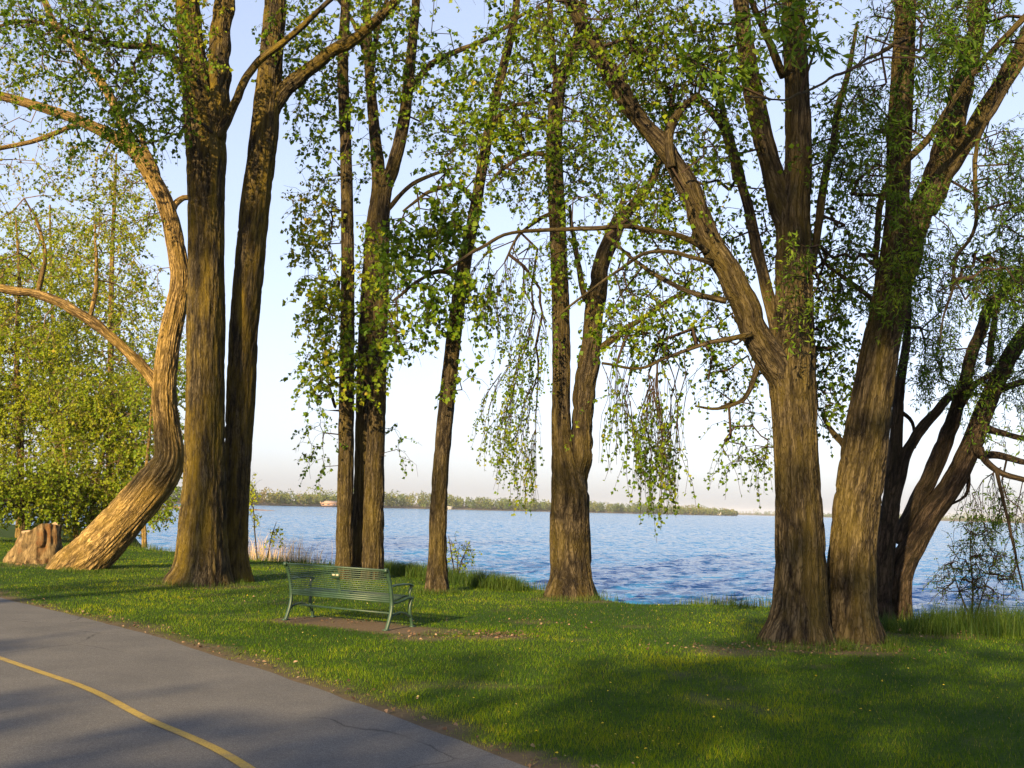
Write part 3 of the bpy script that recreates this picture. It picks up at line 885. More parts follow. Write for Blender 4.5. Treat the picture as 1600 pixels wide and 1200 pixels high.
# right-hand pair
build_tree("stout_tree", "stout dark trunk splitting into spreading limbs, left one of the right-hand pair", (1250, 1000),
    [([(1246, 1008, 104), (1249, 950, 84), (1250, 850, 77), (1246, 750, 75), (1241, 650, 74), (1237, 575, 76), (1239, 500, 64), (1240, 400, 60), (1239, 335, 56), (1246, 270, 45), (1247, 200, 42), (1245, 120, 40), (1240, 40, 37), (1237, -60, 34), (1234, -260, 24)], 0, .2)],
    [([(1240, 655, 34), (1226, 598, 50), (1198, 545, 47), (1166, 490, 42), (1141, 440, 40), (1116, 390, 38), (1090, 330, 36), (1060, 270, 34), (1030, 225, 30), (990, 178, 28), (956, 120, 28), (934, 78, 26), (905, 30, 23), (875, -30, 19), (830, -120, 14)], 0, -.9),
     ([(1235, 350, 46), (1214, 298, 37), (1196, 230, 34), (1181, 160, 32), (1170, 100, 29), (1160, 40, 26), (1154, -40, 22), (1148, -200, 14)], .1, .5),
     ([(1215, 520, 24), (1199, 458, 20), (1175, 354, 18), (1154, 271, 17), (1133, 200, 15), (1108, 172, 11), (1080, 146, 7)], .3, 1.2),
     ([(1150, 280, 12), (1140, 215, 10), (1128, 150, 8), (1135, 80, 5)], .8, 1.5),
     ([(1135, 470, 11), (1081, 458, 9), (1035, 437, 8), (989, 405, 6), (948, 369, 6)], -.4, .6),
     ([(1175, 522, 9), (1110, 535, 7), (1058, 552, 6), (998, 575, 5), (939, 568, 4)], -.3, -.4),
     ([(1105, 395, 12), (1090, 382, 10), (1050, 365, 9), (990, 356, 8), (940, 356, 8), (880, 359, 7), (800, 364, 6), (750, 386, 6), (700, 420, 4)], -.5, -1.6),
     ([(1112, 412, 10), (1090, 404, 8), (1050, 395, 7), (1005, 396, 6), (960, 425, 5), (900, 470, 4), (868, 497, 3)], -.4, -1.2),
     ([(1268, 420, 14), (1277, 354, 13), (1290, 271, 12), (1308, 187, 11), (1322, 120, 8), (1340, 40, 5)], .2, .6),
     ([(1050, 262, 14), (1045, 215, 15), (1062, 175, 13), (1090, 150, 10)], -.6, -.3),
     ([(1188, 560, 11), (1172, 610, 9), (1155, 630, 7), (1120, 640, 5), (1085, 636, 3)], 0, .8),
     ([(1224, 120, 14), (1212, 90, 13), (1190, 40, 12), (1170, -20, 10)], 0, -.8)],
    [(1010, 610, 70, 60, -.2, .6, 46, .9, .8, 0, .85), (1020, 700, 45, 50, -.2, .4, 26, .7, .9, 0, .8), (1040, 760, 14, 20, -.2, .2, 5, .45, 1.0, .1, .9), (1000, 510, 70, 55, 0, .9, 60, .6, .6), (1040, 420, 80, 50, 0, .9, 70, .5, .5), (1040, 320, 80, 60, .2, 1.0, 120, .5), (1085, 200, 85, 90, .3, 1.2, 180, .5), (1010, 70, 110, 80, -.3, 1.0, 170, .5), (1135, 90, 60, 80, .2, 1, 90, .5), (1165, 680, 40, 60, .8, .6, 30, .6, .7, -.05, .8), (1150, 590, 50, 40, .6, .6, 34, .5, .6, 0, .8), (1120, 500, 50, 50, .4, .6, 36, .5), (900, 30, 70, 50, -.7, .8, 80, .5), (1290, 560, 40, 110, 1.0, .6, 80, .5, .5, -.1), (1300, 400, 40, 90, .8, .8, 70, .5), (1290, 220, 50, 80, .5, .9, 80, .5), (1180, 350, 60, 80, .9, .6, 60, .5), (1050, -80, 200, 80, 0, 2, 130), (720, 400, 40, 40, -1.5, .3, 26, .5, .4, -.1), (930, 340, 60, 40, -1.0, .4, 45, .5, .5, -.05), (1230, 10, 50, 50, -.8, .5, 40, .5)],
    dens=2.1, seed=7, group=SHADE, flare=0.62, leaf_size=.07)

build_tree("rough_bark_willow", "stout trunk leaning right with yellowish bark, right one of the right-hand pair", (1330, 1000),
    [([(1330, 1008, 104), (1330, 940, 90), (1333, 850, 83), (1345, 750, 80), (1358, 650, 76), (1372, 560, 69), (1385, 490, 63), (1395, 420, 56), (1402, 350, 46), (1404, 270, 43), (1406, 200, 44), (1411, 100, 41), (1415, 0, 38), (1420, -180, 28)], .1, .3)],
    [([(1392, 470, 50), (1418, 395, 46), (1445, 320, 45), (1470, 255, 44), (1492, 190, 41), (1510, 100, 36), (1526, 25, 31), (1540, -70, 26), (1560, -200, 16)], .2, .8),
     ([(1450, 330, 34), (1485, 262, 31), (1530, 182, 28), (1570, 112, 26), (1610, 45, 23), (1660, -50, 16)], .3, .1),
     ([(1368, 420, 11), (1371, 375, 11), (1379, 304, 12), (1408, 258, 12), (1450, 217, 12), (1487, 162, 12), (1533, 100, 12), (1575, 54, 12), (1620, 5, 12)], -.1, -1.4),
     ([(1625, 50, 13), (1600, 96, 11), (1558, 162, 10), (1529, 221, 9), (1523, 283, 8), (1523, 354, 7), (1492, 404, 6), (1492, 450, 5), (1475, 496, 4), (1468, 540, 2)], -.8, -.6),
     ([(1365, 470, 9), (1330, 440, 8), (1290, 410, 6), (1270, 380, 4)], .2, .8),
     ([(1350, 650, 22), (1330, 700, 18), (1315, 690, 14), (1298, 670, 10), (1285, 650, 7)], .5, 1.0),
     ([(1415, 60, 12), (1390, 72, 8), (1345, 100, 6), (1300, 122, 5), (1235, 152, 4), (1165, 148, 3)], -.1, -5.5)],
    [(1400, 150, 90, 110, -.4, 1.0, 120, .5, .6), (1400, 300, 70, 80, -.3, .8, 110, .5, .6), (1470, 420, 60, 70, -.3, .8, 60, .5, .7), (1450, 40, 90, 60, -.2, 1.2, 110, .5, .5), (1540, 60, 70, 70, -.5, 1.2, 100, .5, .5), (1560, 270, 60, 80, -.3, 1.0, 90, .5, .6), (1350, 430, 60, 60, .3, .8, 60, .5, .6), (1400, 430, 30, 40, -.7, .2, 22, .4, .5, .25), (1490, -80, 200, 90, 0, 2, 150), (1250, 440, 30, 70, -1.2, .2, 18, .4, .6, .25), (1560, 420, 60, 70, .2, .8, 60, .5, .7), (1340, 220, 50, 90, 0, 1, 70, .5, .5), (1105, 105, 40, 25, -4.8, .2, 5, .3, .5, .1, 1.7), (1165, 110, 30, 30, -4.7, .2, 6, .3, .5, .15, 1.7), (1250, 75, 35, 30, -4.2, .2, 7, .3, .5, .2, 1.7), (1480, 90, 60, 40, -3.5, .4, 9, .3, .5, .1, 1.5), (1210, 20, 60, 20, -4.5, .3, 6, .3, .5, .2, 1.6)],
    wscale=.88, dens=2.0, seed=8, group=SHADE, flare=0.62, leaf=LEAF_WILLOW, leaf_size=.088, leaf_w=.30, gap=.028, hang=.25)

build_tree("dark_stemmed_tree", "thin dark trunk close behind the right-hand pair, forking right", (1385, 968),
    [([(1378, 970, 34), (1379, 930, 30), (1384, 853, 29), (1395, 765, 28), (1400, 699, 22), (1405, 610, 17), (1416, 535, 13), (1420, 460, 10), (1430, 380, 6)], 0, .3)],
    [([(1396, 775, 24), (1408, 742, 19), (1422, 699, 17), (1449, 655, 16), (1489, 615, 14), (1520, 600, 10), (1570, 570, 6)], .05, -.3),
     ([(1403, 640, 8), (1425, 660, 6), (1430, 700, 4)], .1, .3)],
    [(1440, 560, 40, 50, 0, .6, 40, .5, .7), (1450, 480, 50, 50, .2, .6, 40, .5, .7), (1420, 400, 40, 50, .2, .6, 30, .5, .6), (1470, 640, 40, 30, -.2, .4, 14, .4, .7)],
    dens=2.5, bark=BARK_WILLOW, seed=9, flare=.2, leaf=LEAF_WILLOW, leaf_size=.085, leaf_w=.30, gap=.03, hang=.25)

build_tree("leaning_willow", "dark willow leaning far right over the water at the picture's edge", (1404, 966),
    [([(1402, 968, 46), (1405, 900, 45), (1426, 853, 42), (1453, 805, 38), (1484, 762, 37), (1511, 712, 35), (1533, 655, 32), (1556, 600, 29), (1580, 553, 27), (1606, 515, 25), (1660, 440, 20), (1720, 340, 13)], 0, -.3)],
    [([(1408, 850, 32), (1428, 792, 26), (1453, 747, 26), (1480, 685, 24), (1502, 615, 22), (1512, 565, 20), (1530, 522, 19), (1550, 480, 18), (1600, 425, 16), (1670, 350, 11)], .1, .5),
     ([(1530, 700, 15), (1540, 722, 12), (1564, 738, 11), (1610, 752, 9), (1690, 770, 6)], -.2, -.6),
     ([(1530, 712, 12), (1560, 712, 11), (1610, 722, 9), (1680, 715, 6)], -.2, .3),
     ([(1535, 665, 13), (1560, 676, 11), (1610, 688, 9), (1690, 690, 5)], -.2, .6),
     ([(1556, 612, 13), (1585, 600, 11), (1620, 592, 9), (1690, 570, 6)], -.2, -.4),
     ([(1557, 735, 6), (1573, 809, 5), (1586, 867, 4), (1597, 925, 3)], -.5, -.7),
     ([(1545, 570, 11), (1552, 520, 10), (1560, 470, 8), (1590, 420, 5)], -.1, .3),
     ([(1510, 720, 9), (1512, 750, 8), (1505, 775, 5), (1480, 790, 3)], -.1, .3),
     ([(1500, 640, 8), (1520, 610, 6), (1540, 590, 5)], .2, .2)],
    [(1570, 640, 50, 60, 0, .7, 50, .5, .6), (1575, 540, 50, 60, 0, .8, 70, .5, .6), (1580, 440, 60, 50, .1, .9, 80, .5, .6), (1530, 790, 40, 40, .1, .5, 26, .5, .8), (1580, 830, 30, 50, -.4, .4, 16, .5, .8), (1490, 560, 40, 50, .4, .5, 36, .5, .7), (1660, 500, 60, 150, 0, 1, 80), (1520, 600, 30, 20, -.7, .2, 18, .4, .4, .2), (1590, 770, 30, 40, -.3, .5, 26, .5, .7)],
    dens=2.7, bark=BARK_WILLOW, seed=10, flare=.25, leaf=LEAF_WILLOW, leaf_size=.085, leaf_w=.30, gap=.03, hang=.25)

# overhanging spray near the camera: a young willow branch that enters from the upper right
# ------------------------------------------------------------------ thicket on the left
def bg_tree(name, label, base_px, Y0, stems, clumps, cat="tree", **kw):
    t, _ = build_tree(name, label, base_px, stems, [], clumps, Y0=Y0, step=.12, node_min=.6, **kw)
    t["category"] = cat
    t["group"] = "trees and bushes in the thicket on the left bank"
    return t


bg_tree("thicket_tree", "tall thin pale-stemmed tree in the left thicket, its trunk seen behind the leaning tree", (175, 848), 44,
    [([(172, 850, 12), (171, 700, 11), (173, 560, 10), (174, 440, 8), (178, 330, 6), (182, 240, 3)], 0, 0)],
    [(150, 420, 80, 90, 0, 2, 110, .7), (220, 520, 50, 80, 0, 2, 60, .7), (120, 540, 70, 60, 0, 2, 70, .7), (200, 320, 60, 60, 0, 2, 50, .6)],
    dens=4.4, bark=BARK_PALE, leaf=LEAF_YELLOW, twig=TWIG_PALE, seed=20, flare=.1, leaf_size=.10, gap=.045, tint0=.35)
bg_tree("yellow_green_tree", "leafy yellow-green tree at the far left edge of the thicket", (30, 842), 42,
    [([(30, 846, 13), (32, 700, 11), (26, 560, 9), (30, 440, 6), (25, 340, 3)], 0, 0)],
    [(20, 560, 90, 90, 0, 2.5, 190, .7), (-60, 480, 80, 120, 0, 2.5, 120, .7), (60, 660, 90, 70, 0, 2, 150, .7), (30, 440, 60, 50, 0, 2, 50, .6), (-50, 680, 80, 90, 0, 2, 120, .7)],
    dens=4.4, bark=BARK_PALE, leaf=LEAF_YELLOW, twig=TWIG_PALE, seed=21, flare=.1, leaf_size=.10, gap=.036, tint0=.32)
bg_tree("dense_bush", "large dense green bush in front of the left thicket, behind the leaning trunk", (130, 846), 39,
    [([(120, 848, 9), (112, 770, 8), (100, 700, 6), (95, 640, 3)], 0, 0), ([(138, 848, 9), (150, 760, 8), (165, 690, 6), (178, 620, 3)], 0, .4)],
    [(150, 700, 80, 80, 0, 1.6, 200, .6), (200, 650, 60, 70, 0, 1.6, 120, .6), (110, 780, 90, 45, 0, 1.5, 160, .6), (210, 760, 50, 60, 0, 1.2, 90, .6), (130, 620, 70, 50, 0, 1.5, 80, .6)],
    dens=4.4, cat="bush", bark=BARK_PALE, leaf=LEAF_BUSH, twig=TWIG_PALE, seed=22, flare=.1, leaf_size=.10, gap=.036, tint0=.6)
bg_tree("shaded_bush", "darker green bush low at the far left behind the stump", (40, 846), 37,
    [([(40, 846, 7), (36, 790, 6), (30, 740, 3)], 0, 0)],
    [(30, 760, 60, 45, 0, 1.3, 130, .5), (-30, 780, 50, 50, 0, 1.3, 80, .5), (90, 770, 40, 40, 0, 1, 60, .5)],
    dens=3.8, cat="bush", leaf=LEAF_BUSH, seed=23, flare=.1, leaf_size=.10, gap=.04, tint0=.5)
bg_tree("waterside_tree", "small leafy tree at the water's edge between leaning tree and big twin trunk", (226, 852), 36,
    [([(226, 856, 9), (224, 800, 8), (228, 740, 6), (235, 660, 4), (238, 600, 2)], 0, 0)],
    [(240, 760, 36, 40, 0, 1.0, 60, .5), (255, 690, 40, 50, 0, 1, 70, .5), (240, 610, 40, 50, 0, 1, 50, .5), (255, 800, 26, 20, 0, .6, 24, .4), (285, 560, 26, 60, 0, .8, 26, .5)],
    dens=2.4, bark=BARK_PALE, leaf=LEAF_BUSH, twig=TWIG_PALE, seed=24, flare=.1, leaf_size=.10, gap=.05, tint0=.4)
bg_tree("back_thicket_tree", "tall loose tree furthest back in the left thicket, above the dense bush", (90, 838), 52,
    [([(92, 842, 10), (90, 700, 9), (85, 560, 7), (80, 430, 5), (78, 320, 3)], 0, 0)],
    [(80, 480, 110, 90, 0, 3, 150, .8), (60, 380, 90, 60, 0, 3, 70, .7), (230, 600, 70, 70, 0, 3, 70, .8), (100, 620, 110, 70, 0, 3, 110, .8)],
    dens=4.4, bark=BARK_PALE, leaf=LEAF_YELLOW, twig=TWIG_PALE, seed=25, flare=.1, leaf_size=.11, gap=.04, tint0=.3)

# ------------------------------------------------------------------ saplings on the bank
def sapling(label, base_px, Y0, stems, clumps, **kw):
    t, _ = build_tree("sapling", label, base_px, stems, [], clumps, Y0=Y0, step=.1, flare=.0, node_min=-2.0, clear=0.0, **kw)
    t["category"] = "sapling"
    t["group"] = "young saplings on the bank"


sapling("thin leafy sapling on the bank just right of the slim trunk", (712, 905), 24.6,
    [([(712, 905, 2), (706, 870, 2), (701, 838, 1)], 0, 0), ([(714, 905, 2), (722, 875, 2), (734, 846, 1)], 0, .2), ([(713, 905, 2), (715, 880, 2), (716, 858, 1)], 0, -.2)],
    [(708, 855, 10, 22, 0, .2, 12, .25), (728, 862, 14, 20, 0, .2, 16, .25), (716, 885, 22, 16, 0, .3, 14, .25)], seed=31, leaf_size=.06, leaf=LEAF_BUSH)
sapling("sparse yellow-green sapling among reeds left of the bench", (420, 872), 29.5,
    [([(418, 872, 2), (424, 840, 2), (432, 815, 1)], 0, 0), ([(402, 874, 2), (398, 830, 2), (396, 790, 1)], 0, 0)],
    [(430, 836, 12, 14, 0, .2, 12, .25), (396, 800, 8, 30, 0, .2, 14, .25), (395, 760, 6, 20, 0, .2, 6, .25)], seed=32, leaf_size=.075, leaf=LEAF_YELLOW)
sapling("wispy dark sapling in the bank grass at the right edge", (1520, 965), 16.6,
    [([(1518, 965, 4), (1520, 920, 3), (1516, 860, 2), (1518, 810, 1)], 0, 0), ([(1524, 965, 3), (1540, 915, 2), (1556, 870, 1)], 0, .2), ([(1515, 965, 3), (1496, 915, 2), (1484, 870, 1)], 0, .2)],
    [(1520, 860, 40, 50, 0, .4, 46, .3), (1500, 905, 40, 30, 0, .4, 30, .3), (1555, 900, 40, 40, 0, .4, 40, .3)], dens=2.8, seed=33, leaf_size=.045, leaf_w=.5, leaf=LEAF_WILLOW)
# ------------------------------------------------------------------ trees behind the viewer that shade the lawn
def shade_tree(label, u0, blobs, seed, back=27.0):
    """A park tree standing up-sun of the lawn; blobs: (sideways, height, radius) across the sun's line."""
    dh = norm(SUN_DIR[:2]); side = np.array([dh[1], -dh[0]])
    o = -dh * back
    base = o + side * u0
    tree = empty("park_tree", (base[0], base[1], 0.0))
    top = max(b_[1] for b_ in blobs) + 2
    P = np.array([(base[0], base[1], -.3, .36), (base[0] + .1, base[1], top * .3, .3), (base[0] - .2, base[1] + .2, top * .7, .2), (base[0], base[1], top, .06)])
    C = catmull(P, .15)
    add_obj("trunk", trunk_mesh("trunk", C[:, :3], C[:, 3], seed, flare=.4), BARK, tree)
    cl = []
    blobs = [(u, v * 1.19 if v <= 13.2 else v + 2.5, r) for u, v, r in blobs]     # heights for a sun at 20 degrees
    for (u, v, r) in blobs:
        q = o + side * u
        cl.append((q[0], q[1], r, r * .9, v, 0, max(5, int(13.0 * r * r * 3.14)), .7, .3, 0, 2.0))
    sub = C[::3]; sub = sub[sub[:, 2] > 4]
    grow(tree, list(sub[:, :3]), list(sub[:, 3]), cl, 0, LEAF, TWIG, seed=seed, leaf_size=.12, to_world=False, gap=.07, dens=1.0)
    tag(tree, label, "tree", "park trees behind the viewer")


shade_tree("park tree standing behind the viewer to the right, outside the picture", 2.5,
    [(-.2, 10.7, 1.3), (-2.2, 10.5, 1.2), (-3.9, 10.2, .9), (-3.4, 11.6, .8), (-1.4, 11.9, .95), (.8, 12.2, 1.2), (-5.2, 11.5, .35), (-4.6, 10.9, .4), (-5.3, 10, .55), (-6.9, 10, .5), (-.5, 11.4, 1.0), (-2.6, 11.4, .8), (-2.7, 12.3, .4), (2.5, 11, 1.9), (5, 11.5, 2), (7.6, 12, 2.1), (-2.5, 13.3, .9), (-1.6, 13.6, .75), (-.9, 13.4, .6), (-2.5, 14.9, .4), (-1.3, 16.0, .4), (-1.2, 18, 1.0), (-2.4, 19, 1.1), (-1.6, 20.6, 1.1), (-.4, 15, .7), (-1.9, 18.9, 1.1), (-.9, 17.2, .8), (.6, 15.8, .9), (-2.9, 20.8, .8), (1.8, 14, 1.1), (4, 15.5, 1.6), (1.5, 19, 1.3)], 41)
shade_tree("park tree standing behind the viewer to the left, outside the picture", -14.2,
    [(-10.1, 10.75, .4), (-15.7, 12.9, .7), (-14.2, 13.2, .35), (-12.7, 13.4, .35), (-14.7, 21.2, 1.3), (-13.1, 19.6, .9), (-7.6, 16.6, .55), (-7.3, 21.6, 1.2), (-10.3, 16, .45), (-10.3, 20.6, 1.0), (-17.4, 17, 1.2), (-12, 23.5, 1.3), (-9, 12.7, .25), (-11, 12.9, .2)], 42)


# ------------------------------------------------------------------ grass
def blades(n_try, rmin, rmax, amax, seed):
    g = np.random.default_rng(seed)
    r = np.exp(g.uniform(math.log(rmin), math.log(rmax), n_try))
    a = g.uniform(-amax, amax, n_try)
    return r * np.sin(a), r * np.cos(a), r, g


TRUNK_BASES = [on_ground(*p)[:2] for p in [(318, 912), (366, 908), (1250, 1002), (1330, 1002), (893, 932), (684, 924), (135, 890), (50, 880)]]


def lawn_grass():
    x, y, r, g = blades(820000, 5.2, 46, math.radians(40), 1)
    keep = (path_dist(x, y) > -0.06) & (y < shore_y(x) + 0.2)
    x, y, r = x[keep], y[keep], r[keep]
    d = dirt_amount(x, y)
    keep = g.uniform(0, 1, len(x)) > d * 1.02 - 0.03
    x, y, r, d = x[keep], y[keep], r[keep], d[keep]
    n = len(x)
    z = ground_z(x, y)
    clump = fbm(x * 3.1, y * 3.1, 0, 3, 41); big = fbm(x * 0.5, y * 0.5, 0, 2, 43)
    h = (0.014 + 0.026 * clump + 0.010 * big) * g.uniform(.6, 1.35, n) * (1 - .5 * d)
    w = 0.0042 * np.maximum(1, r / 9.0) * g.uniform(.7, 1.3, n)
    th = g.uniform(0, 2 * math.pi, n)
    lean = g.normal(0, .45, (n, 2)) * h[:, None]
    s = np.stack([np.cos(th), np.sin(th)], 1) * w[:, None] * .5
    base = np.stack([x, y], 1)
    V = np.stack([np.c_[base - s, z - .01], np.c_[base + s, z - .01], np.c_[base + lean, z + h]], 1).reshape(-1, 3)
    t = np.clip(.30 + .5 * (clump - .5) + .7 * (big - .5) + .30 * d + g.normal(0, .14, n), 0, 1)
    t = np.where(g.uniform(0, 1, n) < .025, .97, t)
    me = make_mesh("grass", V, tris=np.arange(n * 3).reshape(-1, 3), attrs={"tint": ('FLOAT', np.repeat(t, 3))})
    tag(add_obj("grass", me, GRASS), "short green grass blades covering the lawn", "grass", kind="stuff")
    return n


def strip_grass(name, label, pts, n, hmin, hmax, width, mat, tint, seed, cat="grass"):
    """Tall blades about a line of ground points (x, y, half-width, height factor)."""
    g = np.random.default_rng(seed)
    pts = np.asarray(pts, float)
    s = g.uniform(0, len(pts) - 1, n)
    q = np.stack([np.interp(s, np.arange(len(pts)), pts[:, k]) for k in range(4)], 1)
    x = q[:, 0] + g.normal(0, .5, n) * q[:, 2]; y = q[:, 1] + g.normal(0, .5, n) * q[:, 2]
    cl = fbm(x * 1.6, y * 1.6, 0, 3, seed + 3)
    keep = g.uniform(0, 1, n) < smooth(.25, .5, cl) + .15
    x, y, q, cl = x[keep], y[keep], q[keep], cl[keep]; n = len(x)
    z = ground_z(x, y)
    h = g.uniform(hmin, hmax, n) * q[:, 3] * (.55 + .9 * cl)
    th = g.uniform(0, 2 * math.pi, n)
    sd_ = np.stack([np.cos(th), np.sin(th), 0 * th], 1) * (width * g.uniform(.7, 1.3, n))[:, None] * .5
    ln = np.c_[g.normal(0, .22, (n, 2)) * h[:, None], h]
    b = np.stack([x, y, z - .02], 1)
    mid = b + ln * np.array([.35, .35, .6])
    V = np.stack([b - sd_, b + sd_, mid - sd_ * .7, mid + sd_ * .7, b + ln * np.array([1.1, 1.1, 1])], 1).reshape(-1, 3)
    o = (np.arange(n) * 5)[:, None]
    Tr = np.concatenate([o + np.array(t) for t in ((0, 1, 3), (0, 3, 2), (2, 3, 4))])
    t = np.clip(tint + .6 * (cl - .5) + g.normal(0, .2, n), 0, 1)
    me = make_mesh(name, V, tris=Tr, attrs={"tint": ('FLOAT', np.repeat(t, 5))})
    tag(add_obj(name, me, mat), label, cat, kind="stuff")


NG = lawn_grass()


def bank(x0, x1, n, off, hw, hf):
    xs = np.linspace(x0, x1, n)
    return [(x, float(shore_y(x)) + off, hw, hf) for x in xs]


strip_grass("bank_grass", "uncut green grass fringing the top of the lake bank", bank(-16, 11, 40, -.25, .55, 1.0), 16000, .09, .27, .010, TALL, .45, 51)
strip_grass("bank_grass", "taller grass tufts between the slim trunk and the forked tree", [(*on_ground(590, 893)[:2], .4, .8), (*on_ground(640, 900)[:2], .5, 1.1), (*on_ground(730, 912)[:2], .5, 1.2), (*on_ground(820, 922)[:2], .4, .9)], 8000, .14, .36, .010, TALL, .25, 52)
strip_grass("bank_grass", "dark tall grass clump on the bank at the right edge", [(*on_ground(1400, 985)[:2], .5, .7), (*on_ground(1460, 985)[:2], .7, 1.1), (*on_ground(1530, 985)[:2], .8, 1.3), (*on_ground(1600, 985)[:2], .8, 1.3), (*on_ground(1700, 985)[:2], .8, 1.3)], 9000, .08, .38, .008, TALL, .2, 53)
strip_grass("reeds", "pale dry reeds standing on the bank left of the bench", bank(-8.9, -5.2, 12, .1, .7, 1.0), 1700, .35, .95, .012, REED, .6, 54, "reeds")

for (px, py, r_, lab) in [(318, 913, .75, "uncut grass round the foot of the big twin trunk"), (893, 934, .62, "uncut grass round the foot of the forked tree"), (1250, 1006, .62, "uncut grass at the foot of the right pair's left trunk"), (1332, 1006, .62, "uncut grass at the foot of the right pair's right trunk"), (684, 926, .34, "uncut grass round the foot of the slim trunk"), (160, 893, .8, "uncut grass round the foot of the leaning tree"), (60, 884, .9, "uncut grass round the rotten stump")]:
    c_ = on_ground(px, py)[:2]
    strip_grass("bank_grass", lab, [(c_[0] + r_ * math.cos(k * .45), c_[1] + r_ * math.sin(k * .45), .16, 1.0) for k in range(15)], 900, .05, .15, .009, TALL, .4, 60 + int(px))

# dry leaves and dandelions
def flecks(name, label, pts, size, mat, cat, seed, upright=.3):
    g = np.random.default_rng(seed)
    pts = np.asarray(pts); n = len(pts)
    z = ground_z(pts[:, 0], pts[:, 1]) + g.uniform(.015, .05, n)
    pos = np.c_[pts, z]
    ax = norm(np.c_[g.normal(0, 1, (n, 2)), g.normal(0, upright, n)])
    nr_ = np.c_[g.normal(0, .5, (n, 2)), np.ones(n)]
    V, Tr, tn = leaf_arrays(pos, ax, nr_, size * g.uniform(.6, 1.4, n), .7, g.uniform(0, 1, n))
    tag(add_obj(name, make_mesh(name, V, tris=Tr, attrs={"tint": ('FLOAT', tn)}), mat), label, cat, kind="stuff")


g_ = np.random.default_rng(77)
DRY = leaf_mat("dry_leaves", [(0, (.05, .03, .018)), (.5, (.13, .08, .048)), (1, (.25, .175, .115))], .15)
lit = []
for (px, py, rx, ry, n) in [(775, 996, .55, .25, 170), (1110, 1016, .9, .4, 120), (1300, 1016, 1.6, .5, 160), (1440, 985, 1.2, .5, 140), (860, 975, 1.2, .5, 70), (660, 996, .5, .25, 60), (560, 975, .9, .3, 40), (380, 930, 2.0, .8, 60), (80, 885, 1.4, .6, 90)]:
    c = on_ground(px, py)[:2]
    lit.append(c + g_.normal(0, .5, (n, 2)) * np.array([rx, ry * 1.6]))
k = g_.integers(len(EDGE) // 4, len(EDGE) * 3 // 4, 900)
e = EDGE[k] - EDGE_N[k] * np.abs(g_.normal(.12, .22, (900, 1)))
lit.append(e[(e[:, 1] > 5) & (e[:, 1] < 20)])
flecks("leaf_litter", "dry brown leaves scattered on bare earth patches and along the path edge", np.concatenate(lit), .04, DRY, "leaf litter", 78)
DANDY = leaf_mat("dandelion_petals", [(0, (.5, .34, .02)), (.7, (.6, .46, .04)), (1, (.6, .5, .2))], .2)
pts = []
for (px, py, rx, ry, n) in [(880, 1110, 1.2, .9, 26), (1250, 1110, 2.6, 1.0, 30), (1000, 1160, 1.0, .5, 22), (1480, 1080, 1.5, 1.0, 12), (500, 1000, 2.0, 1.0, 24), (900, 960, 3, 1.5, 24), (300, 935, 3, 1, 18)]:
    c = on_ground(px, py)[:2]
    pts.append(c + g_.normal(0, .6, (n, 2)) * np.array([rx, ry]))
pts = np.concatenate(pts); pts = pts[path_dist(pts[:, 0], pts[:, 1]) > .2]
flecks("dandelions", "tiny yellow dandelion heads dotted over the lawn", pts, .022, DANDY, "dandelions", 79, .1)

